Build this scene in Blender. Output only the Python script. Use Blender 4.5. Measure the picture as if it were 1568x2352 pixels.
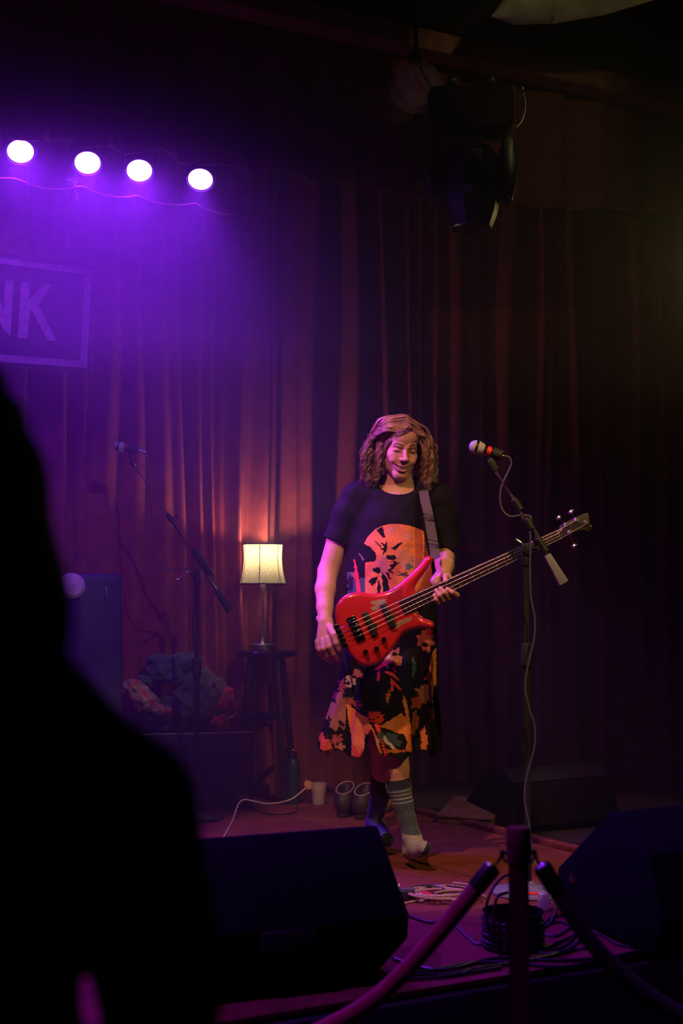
import bpy, bmesh, math, random
import numpy as np
from mathutils import Vector, Matrix, Euler
random.seed(7); RNG = np.random.default_rng(7)
for o in list(bpy.data.objects): bpy.data.objects.remove(o)
SC = bpy.context.scene
COL = SC.collection
PI = math.pi

# ------------------------------------------------------------------ camera
CAMZ = 1.08                       # above the stage floor (z = 0); the audience floor is at FZ
FZ = -0.56
FPX = 3266.7
PITCH = math.atan(184 / FPX)
cam_d = bpy.data.cameras.new('camera'); cam = bpy.data.objects.new('camera', cam_d); COL.objects.link(cam)
cam.location = (0, 0, CAMZ); cam.rotation_euler = (PI / 2 + PITCH, 0, 0)
cam_d.sensor_fit = 'VERTICAL'; cam_d.sensor_height = 36; cam_d.lens = 50
cam_d.dof.use_dof = True; cam_d.dof.focus_distance = 6.0; cam_d.dof.aperture_fstop = 2.8
cam_d.clip_start = 0.05
SC.camera = cam

def P(px, py, y):
    """point of the place seen at photo pixel px,py whose distance into the room is y"""
    r = px - 784; up = 1176 - py
    d = Vector((r, FPX * math.cos(PITCH) - up * math.sin(PITCH), FPX * math.sin(PITCH) + up * math.cos(PITCH)))
    t = y / d.y
    return Vector((d.x * t, y, CAMZ + d.z * t))
def F(px, py, z=0.0):
    r = px - 784; up = 1176 - py
    d = Vector((r, FPX * math.cos(PITCH) - up * math.sin(PITCH), FPX * math.sin(PITCH) + up * math.cos(PITCH)))
    t = (z - CAMZ) / d.z
    return Vector((d.x * t, d.y * t, z))
# room axes: the back curtain runs along U, V points from the audience to the curtain
U = Vector((0.868, 0.497, 0)).normalized(); V = Vector((-U.y, U.x, 0)); Z = Vector((0, 0, 1))
C0 = Vector((-0.41, 7.70, 0))
def R(s, w, z=0.0):
    return C0 + U * s - V * w + Z * z
def Wp(px, py, w):
    """point on the plane w metres in front of the curtain, seen at px,py"""
    a = P(px, py, 1.0) - Vector((0, 0, CAMZ))
    o = Vector((0, 0, CAMZ)); q = R(0, w)
    t = (q - o).dot(V) / a.dot(V)
    return o + a * t

# ------------------------------------------------------------------ world, exposure
SC.view_settings.view_transform = 'Standard'; SC.view_settings.look = 'None'
SC.view_settings.exposure = 0.0; SC.view_settings.gamma = 1.0; SC.view_settings.use_curve_mapping = False
w = bpy.data.worlds.new('world'); SC.world = w; w.use_nodes = True
w.node_tree.nodes['Background'].inputs[0].default_value = (0.52, 0.40, 0.42, 1)
w.node_tree.nodes['Background'].inputs[1].default_value = 0.013
SC.cycles.max_bounces = 6; SC.cycles.volume_bounces = 1; SC.cycles.transparent_max_bounces = 16
SC.cycles.use_denoising = True
SC.cycles.sample_clamp_indirect = 4.0

def light(name, kind, loc, energy, color, target=None, **k):
    d = bpy.data.lights.new(name, kind); d.energy = energy; d.color = color
    for a, b in k.items(): setattr(d, a, b)
    o = bpy.data.objects.new(name, d); COL.objects.link(o); o.location = loc
    if target is not None:
        o.rotation_euler = (Vector(target) - Vector(loc)).to_track_quat('-Z', 'Y').to_euler()
    return o
# house spots in front of the stage and at its right wing, plus added fill spots (all outside the frame)
light('front_spot', 'SPOT', (-0.9, 2.9, 4.55), 570, (1.0, 0.43, 0.31), (0.3, 5.6, 0.86), spot_size=math.radians(26), spot_blend=0.3, shadow_soft_size=0.05)
light('wing_lamp', 'SPOT', R(2.35, 1.2, 2.9), 20, (1.0, 0.80, 0.26), R(0.6, 3.2, 2.3), spot_size=math.radians(125), spot_blend=1.0, shadow_soft_size=0.05)
light('yellow_spot', 'SPOT', (2.6, 2.0, 3.9), 300, (1.0, 0.68, 0.16), (0.45, 5.5, 0.7), spot_size=math.radians(24), spot_blend=0.4, shadow_soft_size=0.04)
light('side_purple_spot', 'SPOT', R(-2.9, 1.25, 2.9), 950, (0.48, 0.05, 1.0), (0.12, 5.8, 1.40), spot_size=math.radians(22), spot_blend=0.5, shadow_soft_size=0.04)
light('stage_wash', 'SPOT', (-1.6, 2.6, 3.9), 430, (0.36, 0.03, 1.0), (0.22, 4.15, 0.0), spot_size=math.radians(31), spot_blend=0.3, shadow_soft_size=0.05)
light('curtain_fill', 'SPOT', R(-2.4, 0.9, 3.3), 60, (0.30, 0.05, 1.0), R(-1.7, 0.0, 1.9), spot_size=math.radians(80), spot_blend=1.0, shadow_soft_size=0.1)  # added purple fill, unseen, brightens the curtain at the left
light('left_stand_fill', 'SPOT', (1.3, 2.2, 4.1), 130, (1.0, 0.74, 0.45), (-0.85, 6.8, 1.3), spot_size=math.radians(15), spot_blend=0.6, shadow_soft_size=0.03)  # added warm fill, unseen, lifts the left microphone and its stand
light('duct_fill', 'SPOT', (1.2, 4.9, 3.75), 9, (1.0, 0.88, 0.36), (0.95, 6.45, 3.6), spot_size=math.radians(38), spot_blend=0.6, shadow_soft_size=0.03)  # added yellow fill above the frame, there only to light the duct
PURPLE = (0.255, 0.016, 1.0)
LAMP_W = 8.0
HAZE = 0.029; HAZE_TOP = 0.045
PAR_W = 195

# ------------------------------------------------------------------ materials
MATS = {}
def mat(name, color, rough=0.6, metal=0.0, coat=0.0, noise=None, bump=None, emit=None, attr=None, spec=0.5, trans=0.0, sheen=0.0, alpha=1.0):
    """noise=(scale, amount) mottles the colour, bump=(scale, strength, distance)"""
    if name in MATS: return MATS[name]
    m = bpy.data.materials.new(name); m.use_nodes = True; MATS[name] = m
    nt = m.node_tree; n = nt.nodes; b = n['Principled BSDF']
    b.inputs['Roughness'].default_value = rough; b.inputs['Metallic'].default_value = metal
    b.inputs['Coat Weight'].default_value = coat; b.inputs['Coat Roughness'].default_value = 0.06
    b.inputs['Specular IOR Level'].default_value = spec; b.inputs['Transmission Weight'].default_value = trans
    b.inputs['Sheen Weight'].default_value = sheen; b.inputs['Alpha'].default_value = alpha
    c = (*color, 1) if len(color) == 3 else color
    b.inputs['Base Color'].default_value = c
    tc = n.new('ShaderNodeTexCoord')
    src = None
    if attr:
        a = n.new('ShaderNodeAttribute'); a.attribute_name = attr; src = a.outputs['Color']
    if noise:
        t = n.new('ShaderNodeTexNoise'); t.inputs['Scale'].default_value = noise[0]; t.inputs['Detail'].default_value = 5
        nt.links.new(tc.outputs['Object'], t.inputs['Vector'])
        mr = n.new('ShaderNodeMapRange'); mr.inputs[1].default_value = 0.3; mr.inputs[2].default_value = 0.7
        mr.inputs[3].default_value = 1 - noise[1]; mr.inputs[4].default_value = 1 + noise[1]
        nt.links.new(t.outputs['Fac'], mr.inputs[0])
        mx = n.new('ShaderNodeVectorMath'); mx.operation = 'SCALE'
        if src: nt.links.new(src, mx.inputs[0])
        else: mx.inputs[0].default_value = c[:3]
        nt.links.new(mr.outputs[0], mx.inputs['Scale']); src = mx.outputs[0]
    if src: nt.links.new(src, b.inputs['Base Color'])
    if bump:
        t = n.new('ShaderNodeTexNoise'); t.inputs['Scale'].default_value = bump[0]; t.inputs['Detail'].default_value = 4
        nt.links.new(tc.outputs['Object'], t.inputs['Vector'])
        bp = n.new('ShaderNodeBump'); bp.inputs['Strength'].default_value = bump[1]; bp.inputs['Distance'].default_value = bump[2]
        nt.links.new(t.outputs['Fac'], bp.inputs['Height']); nt.links.new(bp.outputs['Normal'], b.inputs['Normal'])
    if emit:
        b.inputs['Emission Color'].default_value = (*emit[0], 1); b.inputs['Emission Strength'].default_value = emit[1]
    return m
black_paint = mat('black painted metal', (0.012, 0.012, 0.014), 0.42, noise=(40, 0.2))
black_plastic = mat('black plastic', (0.014, 0.014, 0.016), 0.5, noise=(60, 0.15))
black_gloss = mat('black gloss', (0.006, 0.006, 0.007), 0.18, coat=0.5)
black_rubber = mat('black rubber', (0.012, 0.012, 0.013), 0.6, noise=(80, 0.15))
chrome = mat('chrome', (0.75, 0.75, 0.74), 0.32, 1.0, noise=(30, 0.05))
dark_chrome = mat('dark chrome', (0.13, 0.13, 0.14), 0.22, 1.0, noise=(30, 0.1))
cable_black = mat('black cable', (0.012, 0.012, 0.016), 0.4, noise=(70, 0.1))
cable_grey = mat('grey cable', (0.07, 0.07, 0.085), 0.45, noise=(70, 0.1))
velvet = mat('red velvet', (0.27, 0.052, 0.055), 0.85, noise=(14, 0.18), bump=(260, 0.15, 0.002), sheen=0.03, spec=0.1)
velvet_dark = mat('dark red velvet', (0.17, 0.05, 0.05), 0.9, noise=(14, 0.2), bump=(260, 0.15, 0.002), spec=0.15)
wall_black = mat('matt black wall', (0.012, 0.010, 0.012), 0.9, noise=(8, 0.3), spec=0.2)
carpet_m = mat('worn red carpet', (0.15, 0.038, 0.034), 0.95, noise=(9, 0.22), bump=(400, 0.5, 0.003), spec=0.1)
deck_black = mat('black stage deck', (0.02, 0.014, 0.018), 0.8, noise=(12, 0.3), spec=0.3)

# ------------------------------------------------------------------ mesh helpers
def rotm(ax, ang): return Matrix.Rotation(ang, 3, ax)
def frame(d, upv=Vector((0, 0, 1))):
    d = Vector(d).normalized()
    if abs(d.dot(upv)) > 0.98: upv = Vector((0, 1, 0))
    x = d.cross(upv).normalized(); y = x.cross(d).normalized()
    return x, y, d
def spline(pts, n):
    """Catmull-Rom through pts (tuples of any length), n samples a span"""
    A = [np.array(tuple(p), float) for p in pts]
    if len(A) < 3:
        return [A[0] + (A[1] - A[0]) * t for t in np.linspace(0, 1, n + 1)]
    Q = [2 * A[0] - A[1]] + A + [2 * A[-1] - A[-2]]; out = []
    for i in range(1, len(Q) - 2):
        for t in np.linspace(0, 1, n, endpoint=False):
            a, b, c, d = Q[i - 1], Q[i], Q[i + 1], Q[i + 2]
            out.append(0.5 * (2 * b + (c - a) * t + (2 * a - 5 * b + 4 * c - d) * t * t + (3 * b - a - 3 * c + d) * t ** 3))
    out.append(A[-1]); return out
def closed_spline(pts, n):
    A = [np.array(tuple(p), float) for p in pts]; N = len(A); out = []
    for i in range(N):
        a, b, c, d = A[i - 1], A[i], A[(i + 1) % N], A[(i + 2) % N]
        for t in np.linspace(0, 1, n, endpoint=False):
            out.append(0.5 * (2 * b + (c - a) * t + (2 * a - 5 * b + 4 * c - d) * t * t + (3 * b - a - 3 * c + d) * t ** 3))
    return out
class MB:
    def __init__(s): s.v = []; s.f = []; s.m = []; s.cur = 0
    def add(s, vs, fs):
        k = len(s.v); s.v += [tuple(v) for v in vs]; s.f += [tuple(i + k for i in f) for f in fs]; s.m += [s.cur] * len(fs); return s
    def box(s, c, size, axes=None):
        X, Y, W = axes or (Vector((1, 0, 0)), Vector((0, 1, 0)), Vector((0, 0, 1)))
        c = Vector(c); hx, hy, hz = [q / 2 for q in size]
        vs = [c + X * (hx * a) + Y * (hy * b) + W * (hz * d) for a in (-1, 1) for b in (-1, 1) for d in (-1, 1)]
        return s.add(vs, [(0, 1, 3, 2), (4, 6, 7, 5), (0, 4, 5, 1), (2, 3, 7, 6), (0, 2, 6, 4), (1, 5, 7, 3)])
    def tube(s, pts, r, n=10, cap=True, flat=None):
        """r: number or list; flat=(normal, thickness ratio) squashes along normal"""
        pts = [Vector(tuple(p)[:3]) for p in pts]; N = len(pts)
        rr = [r] * N if isinstance(r, (int, float)) else list(r)
        vs = []; px = None
        for i, p in enumerate(pts):
            d = (pts[min(i + 1, N - 1)] - pts[max(i - 1, 0)])
            if d.length < 1e-9: d = Vector((0, 0, 1))
            d.normalize()
            if px is None: x, y, _ = frame(d)
            else:
                x = px - d * px.dot(d)
                x = x.normalized() if x.length > 1e-6 else frame(d)[0]
                y = d.cross(x)
            px = x
            for k in range(n):
                a = 2 * PI * k / n; o = (x * math.cos(a) + y * math.sin(a)) * rr[i]
                if flat: nn = flat[0]; o -= nn * (o.dot(nn) * (1 - flat[1]))
                vs.append(p + o)
        fs = [(i * n + k, i * n + (k + 1) % n, (i + 1) * n + (k + 1) % n, (i + 1) * n + k) for i in range(N - 1) for k in range(n)]
        if cap: fs += [tuple(range(n - 1, -1, -1)), tuple(range((N - 1) * n, N * n))]
        return s.add(vs, fs)
    def lathe(s, prof, o, axis=(0, 0, 1), n=28, cap=True):
        """prof: (radius, height) pairs along axis from o"""
        x, y, d = frame(axis); o = Vector(o); vs = []
        for r, h in prof:
            for k in range(n):
                a = 2 * PI * k / n; vs.append(o + d * h + (x * math.cos(a) + y * math.sin(a)) * r)
        N = len(prof)
        fs = [(i * n + k, i * n + (k + 1) % n, (i + 1) * n + (k + 1) % n, (i + 1) * n + k) for i in range(N - 1) for k in range(n)]
        if cap: fs += [tuple(range(n - 1, -1, -1)), tuple(range((N - 1) * n, N * n))]
        return s.add(vs, fs)
    def prism(s, poly, off):
        """poly: list of points, extruded by vector off"""
        off = Vector(off); n = len(poly); vs = [Vector(p) for p in poly] + [Vector(p) + off for p in poly]
        return s.add(vs, [tuple(range(n - 1, -1, -1)), tuple(range(n, 2 * n))] + [(i, (i + 1) % n, n + (i + 1) % n, n + i) for i in range(n)])
    def grid(s, fn, nu, nv, wrap=False):
        vs = [fn(i / nu, j / nv) for j in range(nv + 1) for i in range(nu + (0 if wrap else 1))]
        c = nu if wrap else nu + 1
        fs = [(j * c + i, j * c + (i + 1) % c, (j + 1) * c + (i + 1) % c, (j + 1) * c + i) for j in range(nv) for i in range(nu)]
        return s.add(vs, fs)
    def build(s, name, m, parent=None, smooth=True, bevel=0, solid=0, ang=35, label=None):
        me = bpy.data.meshes.new(name); me.from_pydata(s.v, [], s.f)
        ms = m if isinstance(m, (list, tuple)) else [m]
        for q in ms: me.materials.append(q)
        if len(ms) > 1: me.polygons.foreach_set('material_index', s.m)
        bm = bmesh.new(); bm.from_mesh(me); bmesh.ops.recalc_face_normals(bm, faces=bm.faces)
        if bevel:
            es = [e for e in bm.edges if len(e.link_faces) == 2 and e.calc_face_angle(0) > 0.5]
            bmesh.ops.bevel(bm, geom=es, offset=bevel, segments=3, profile=0.5, affect='EDGES')
        bm.to_mesh(me); bm.free()
        o = bpy.data.objects.new(name, me); COL.objects.link(o)
        if smooth:
            me.polygons.foreach_set('use_smooth', [True] * len(me.polygons)); me.set_sharp_from_angle(angle=math.radians(ang))
        if solid:
            q = o.modifiers.new('solid', 'SOLIDIFY'); q.thickness = solid; q.offset = 0
        adopt(o, parent)
        if label: o['label'] = label
        return o
def adopt(o, parent):
    if parent is not None:
        o.parent = parent; o.matrix_parent_inverse = BASE[parent.name].inverted()
BASE = {}
def thing(name, label, cat, loc, group=None):
    o = bpy.data.objects.new(name, None); COL.objects.link(o); o.location = loc; o.empty_display_size = 0.1
    BASE[o.name] = Matrix.Translation(Vector(loc)); return tag(o, label, cat, group)
def tag(o, label, cat, group=None, kind=None):
    if label: o['label'] = label
    if cat: o['category'] = cat
    if group: o['group'] = group
    if kind: o['kind'] = kind
    BASE.setdefault(o.name, Matrix.Identity(4)); return o
def struct(o): o['kind'] = 'structure'; return o
def copy_thing(root, offset, label, group=None):
    r = root.copy(); COL.objects.link(r); r.location = Vector(root.location) + Vector(offset); r['label'] = label
    if group: r['group'] = group
    for ch in list(root.children):
        c = ch.copy(); COL.objects.link(c); c.parent = r
        for g in list(ch.children):
            d = g.copy(); COL.objects.link(d); d.parent = c
    return r

# ------------------------------------------------------------------ signed-distance modelling (bodies, bass, cloth)
class Field:
    def __init__(s, lo, hi, h):
        s.lo = np.array(lo, float); s.h = h; s.n = np.ceil((np.array(hi) - s.lo) / h).astype(int) + 1
        s.D = np.full(s.n, 0.06, np.float32)
    def region(s, lo, hi):
        a = np.clip(np.floor((np.array(lo) - s.lo) / s.h).astype(int), 0, s.n); b = np.clip(np.ceil((np.array(hi) - s.lo) / s.h).astype(int) + 1, 0, s.n)
        sl = tuple(slice(int(i), int(j)) for i, j in zip(a, b))
        g = [s.lo[i] + s.h * np.arange(a[i], b[i]) for i in range(3)]
        return sl, np.meshgrid(*g, indexing='ij', sparse=True)
    def blend(s, sl, d, k, sub=False):
        A = s.D[sl]
        if A.size == 0: return
        d = d.astype(np.float32)
        if sub:
            A2, d2 = -A, d
            hh = np.clip(0.5 + 0.5 * (A2 - d2) / max(k, 1e-6), 0, 1); s.D[sl] = -(A2 * (1 - hh) + d2 * hh - k * hh * (1 - hh)); return
        hh = np.clip(0.5 + 0.5 * (A - d) / max(k, 1e-6), 0, 1); s.D[sl] = A * (1 - hh) + d * hh - k * hh * (1 - hh)
    def cone(s, a, b, ra, rb, k=0.01, sub=False):
        a = np.array(tuple(a), float); b = np.array(tuple(b), float); m = max(ra, rb) + 2 * k + 0.02
        sl, (X, Y, W) = s.region(np.minimum(a, b) - m, np.maximum(a, b) + m)
        ab = b - a; L2 = max(ab.dot(ab), 1e-9)
        t = np.clip(((X - a[0]) * ab[0] + (Y - a[1]) * ab[1] + (W - a[2]) * ab[2]) / L2, 0, 1)
        d = np.sqrt((X - a[0] - t * ab[0]) ** 2 + (Y - a[1] - t * ab[1]) ** 2 + (W - a[2] - t * ab[2]) ** 2) - (ra + (rb - ra) * t)
        s.blend(sl, d, k, sub); return s
    def ell(s, c, r, k=0.01, M=None, sub=False):
        """M: 3x3 array whose columns are the ellipsoid's axes"""
        c = np.array(tuple(c), float); r = np.array(r, float); m = r.max() + 2 * k + 0.02
        sl, (X, Y, W) = s.region(c - m, c + m)
        q = (X - c[0], Y - c[1], W - c[2])
        if M is not None: q = tuple(q[0] * M[0][j] + q[1] * M[1][j] + q[2] * M[2][j] for j in range(3))
        k0 = np.sqrt((q[0] / r[0]) ** 2 + (q[1] / r[1]) ** 2 + (q[2] / r[2]) ** 2)
        k1 = np.sqrt((q[0] / r[0] ** 2) ** 2 + (q[1] / r[1] ** 2) ** 2 + (q[2] / r[2] ** 2) ** 2)
        d = k0 * (k0 - 1) / np.maximum(k1, 1e-6)
        s.blend(sl, d, k, sub); return s
    def chain(s, pts, rr, k=0.01):
        for i in range(len(pts) - 1): s.cone(pts[i], pts[i + 1], rr[i], rr[i + 1], k)
        return s
    def mesh(s):
        return nets(s.D, s.lo, s.h)
def nets(D, lo, h):
    """naive surface nets: vertices (N,3) and quads (M,4)"""
    S = D < 0
    nx, ny, nz = D.shape
    c = np.zeros((nx - 1, ny - 1, nz - 1), np.uint8)
    for i in (0, 1):
        for j in (0, 1):
            for k in (0, 1): c += S[i:nx - 1 + i, j:ny - 1 + j, k:nz - 1 + k]
    cells = np.argwhere((c > 0) & (c < 8)); del c
    idx = np.full((nx - 1, ny - 1, nz - 1), -1, np.int32); idx[tuple(cells.T)] = np.arange(len(cells))
    acc = np.zeros((len(cells), 3)); cnt = np.zeros(len(cells))
    corners = [(i, j, k) for i in (0, 1) for j in (0, 1) for k in (0, 1)]
    val = {q: D[cells[:, 0] + q[0], cells[:, 1] + q[1], cells[:, 2] + q[2]].astype(float) for q in corners}
    for q in corners:
        for ax in range(3):
            if q[ax]: continue
            e = list(q); e[ax] = 1; e = tuple(e); a, b = val[q], val[e]; m = (a < 0) != (b < 0)
            t = np.where(m, a / np.where(m, a - b, 1), 0); p = np.tile(np.array(q, float), (len(cells), 1)); p[:, ax] = t
            acc[m] += p[m]; cnt[m] += 1
    V_ = lo + h * (cells + acc / np.maximum(cnt, 1)[:, None])
    F_ = []
    for ax in range(3):
        sh = [slice(1, -1)] * 3; sh[ax] = slice(0, -1); s2 = list(sh); s2[ax] = slice(1, None)
        A, B = S[tuple(sh)], S[tuple(s2)]; e = np.argwhere(A != B); fl = A[tuple(e.T)]
        for d in range(3):
            if d != ax: e[:, d] += 1
        u, v = (ax + 1) % 3, (ax + 2) % 3
        def at(du, dv):
            q = e.copy(); q[:, u] -= du; q[:, v] -= dv; return idx[tuple(q.T)]
        Q = np.stack([at(1, 1), at(0, 1), at(0, 0), at(1, 0)], 1)
        Q[~fl] = Q[~fl][:, ::-1]; F_.append(Q)
    F_ = np.concatenate(F_); F_ = F_[(F_ >= 0).all(1)]
    return V_, F_
def relax(Vv, Ff, it=2, lam=0.5):
    n = len(Vv); a = Ff.ravel(); b = np.roll(Ff, -1, 1).ravel(); d = np.roll(Ff, 1, 1).ravel()
    cnt = np.bincount(a, minlength=n) * 2.0
    for _ in range(it):
        s = np.zeros_like(Vv)
        for j in range(3): s[:, j] = np.bincount(a, Vv[b, j], n) + np.bincount(a, Vv[d, j], n)
        Vv = Vv + lam * (s / np.maximum(cnt, 1)[:, None] - Vv)
    return Vv
def np_mesh(name, Vv, Ff, m, parent=None, colors=None, label=None, mi=None):
    me = bpy.data.meshes.new(name)
    k = Ff.shape[1]
    me.vertices.add(len(Vv)); me.vertices.foreach_set('co', Vv.astype(np.float32).ravel())
    me.loops.add(Ff.size); me.loops.foreach_set('vertex_index', Ff.astype(np.int32).ravel())
    me.polygons.add(len(Ff)); me.polygons.foreach_set('loop_start', np.arange(0, Ff.size, k, dtype=np.int32))
    me.update(calc_edges=True)
    me.polygons.foreach_set('use_smooth', np.ones(len(Ff), bool))
    for q in (m if isinstance(m, (list, tuple)) else [m]): me.materials.append(q)
    if mi is not None: me.polygons.foreach_set('material_index', mi.astype(np.int32))
    if colors is not None:
        a = me.color_attributes.new('tint', 'FLOAT_COLOR', 'POINT'); a.data.foreach_set('color', np.concatenate([colors, np.ones((len(colors), 1))], 1).astype(np.float32).ravel())
    me.validate()
    o = bpy.data.objects.new(name, me); COL.objects.link(o); adopt(o, parent)
    if label: o['label'] = label
    return o
def in_poly(px, py, poly):
    c = np.zeros(px.shape, bool); n = len(poly)
    for i in range(n):
        x1, y1 = poly[i]; x2, y2 = poly[(i + 1) % n]
        if y1 == y2: continue
        m = ((y1 > py) != (y2 > py)) & (px < (x2 - x1) * (py - y1) / (y2 - y1) + x1); c ^= m
    return c
def wob(x, y, f, ph=0.0):
    """cheap smooth noise in about [-1, 1]"""
    return (np.sin(x * f + ph) * np.cos(y * f * 1.13 + 1.7 * ph) + 0.5 * np.sin(x * f * 2.3 + y * f * 1.9 + 2.1 * ph) + 0.3 * np.cos(y * f * 4.1 - x * f * 3.7 + ph)) / 1.8
# ================================================================== the room
WE = -(F(1190, 2240) - C0).dot(V)        # how far the stage lip stands in front of the curtain
m = MB(); m.box(R(-0.5, 7.2, FZ - 0.1), (12, 7.0, 0.2), (U, V, Z)); struct(m.build('floor', wall_black, smooth=False))
m = MB(); m.box(R(-0.5, 3.5, 4.75), (12, 15, 0.2), (U, V, Z)); struct(m.build('ceiling', wall_black, smooth=False))
m = MB(); m.box(R(-0.5, -0.55, 2.0), (12, 0.2, 5.6), (U, V, Z)); struct(m.build('wall_back', wall_black, smooth=False))
m = MB(); m.box(R(5.3, 3.5, 2.0), (0.2, 8, 5.6), (U, V, Z)); struct(m.build('wall_right', wall_black, smooth=False))
m = MB(); m.box(R(-0.5, WE / 2 - 0.25, FZ / 2 - 0.012), (11, WE + 0.5, -FZ - 0.024), (U, V, Z)); struct(m.build('stage_floor', deck_black, bevel=0.008))
# carpet on the stage, its right edge closed by a worn wooden strip
EDGE_S = (F(960, 1870) - C0).dot(U)
m = MB(); m.box(R((EDGE_S - 4.6) / 2, WE / 2 - 0.12, -0.006), (EDGE_S + 4.6, WE + 0.2, 0.012), (U, V, Z))
tag(m.build('stage_carpet', carpet_m, smooth=False), 'worn red carpet covering the stage under the bass player', 'carpet')
strip_m = mat('worn red batten', (0.16, 0.035, 0.025), 0.55, noise=(26, 0.6), bump=(60, 0.5, 0.004))
m = MB(); m.box(R(EDGE_S + 0.02, 1.65, 0.012), (0.045, 3.3, 0.028), (U, V, Z)); struct(m.build('trim_1', strip_m, bevel=0.004))

def pleat(s, z, seed=0.0, amp=0.058, per=0.25):
    q = s + 0.07 * math.sin(2.3 * s + seed) + 0.045 * math.sin(5.9 * s + 1 + seed) + 0.02 * math.sin(1.1 * z + 4 * s + seed) + 0.014 * math.sin(2.3 * z + 9 * s)
    a = 0.65 + 0.35 * math.sin(2.9 * q + 1 + seed)
    t = math.sin(2 * PI * q / per)
    t = math.copysign(abs(t) ** 0.7, t)
    return amp * a * t + amp * 0.33 * math.sin(2 * PI * q / (per * 0.43) + 1.1 * math.sin(3 * q)) + 0.012 * math.sin(31 * q + 0.8 * z)
m = MB(); m.grid(lambda a, b: R(-2.6 + 7.6 * a, -0.02 + pleat(-2.6 + 7.6 * a, 4.2 * b), -0.022 + 4.23 * b), 1300, 46)
tag(m.build('stage_curtain', velvet, ang=180), 'floor-length red velvet curtain hanging in folds behind the stage', 'curtain')
# valance: a shorter pleated curtain hung high in front of it, uneven bottom
def val_bottom(px):
    ks = [(-400, 215), (0, 300), (18, 300), (20, 320), (90, 328), (150, 318), (175, 320), (180, 342), (262, 346), (285, 357), (330, 352), (360, 346), (410, 368), (440, 374), (455, 368), (457, 378), (520, 384), (580, 398), (590, 390), (632, 393), (700, 410), (730, 418), (735, 408), (775, 415), (850, 437), (950, 455), (1000, 463), (1100, 472), (1300, 480), (1500, 486), (1700, 500)]
    for (a, b), (c, d) in zip(ks, ks[1:]):
        if a <= px <= c: return b + (d - b) * (px - a) / max(c - a, 1e-6)
    return ks[-1][1]
def valance_pt(a, b):
    px = -260 + 1960 * a
    bot = Wp(px, val_bottom(px), 1.0); s = (bot - C0).dot(U); zt = 4.12
    z = bot.z + (zt - bot.z) * b
    q = s + 0.03 * math.sin(4 * s)
    st = (q / 0.31) % 1.0                         # box pleats: a slow slope and a sharp return
    d = 0.05 * (st if st < 0.86 else (1 - st) / 0.14 * 0.86) + 0.014 * math.sin(q * 23)
    return R(s, 1.0 + d + 0.02 * (1 - b) * math.sin(q * 9), z)
m = MB(); m.grid(valance_pt, 900, 14)
tag(m.build('valance', velvet_dark, ang=60, solid=0.006), 'dark red pleated valance with an uneven hem hanging above the purple lamps', 'valance')
m = MB(); a, b = Wp(300, -60, 1.12), Wp(1700, 275, 1.12)
sa, sb = (a - C0).dot(U), (b - C0).dot(U); zb = Wp(1568, 262, 1.12).z
beam_m = mat('reddish brown timber', (0.26, 0.09, 0.06), 0.6, noise=(12, 0.4), bump=(30, 0.3, 0.004))
m.box(R(0.8, 1.14, zb + 0.05), (9, 0.14, 0.10), (U, V, Z)); struct(m.build('ceiling_beam', beam_m, bevel=0.006))
m = MB(); m.box(R(0.8, 1.17, zb + 0.36), (9, 0.07, 0.48), (U, V, Z)); struct(m.build('ceiling_beam', wall_black, bevel=0.006))
# pipe carrying the lamps
zl = 3.16
m = MB(); m.tube([R(-3.4, 0.86, zl + 0.03), R(4.2, 0.86, zl + 0.03)], 0.024, 14); tag(m.build('lighting_pipe', black_paint), 'black steel pipe carrying the purple lamps behind the valance', 'pipe')

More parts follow.
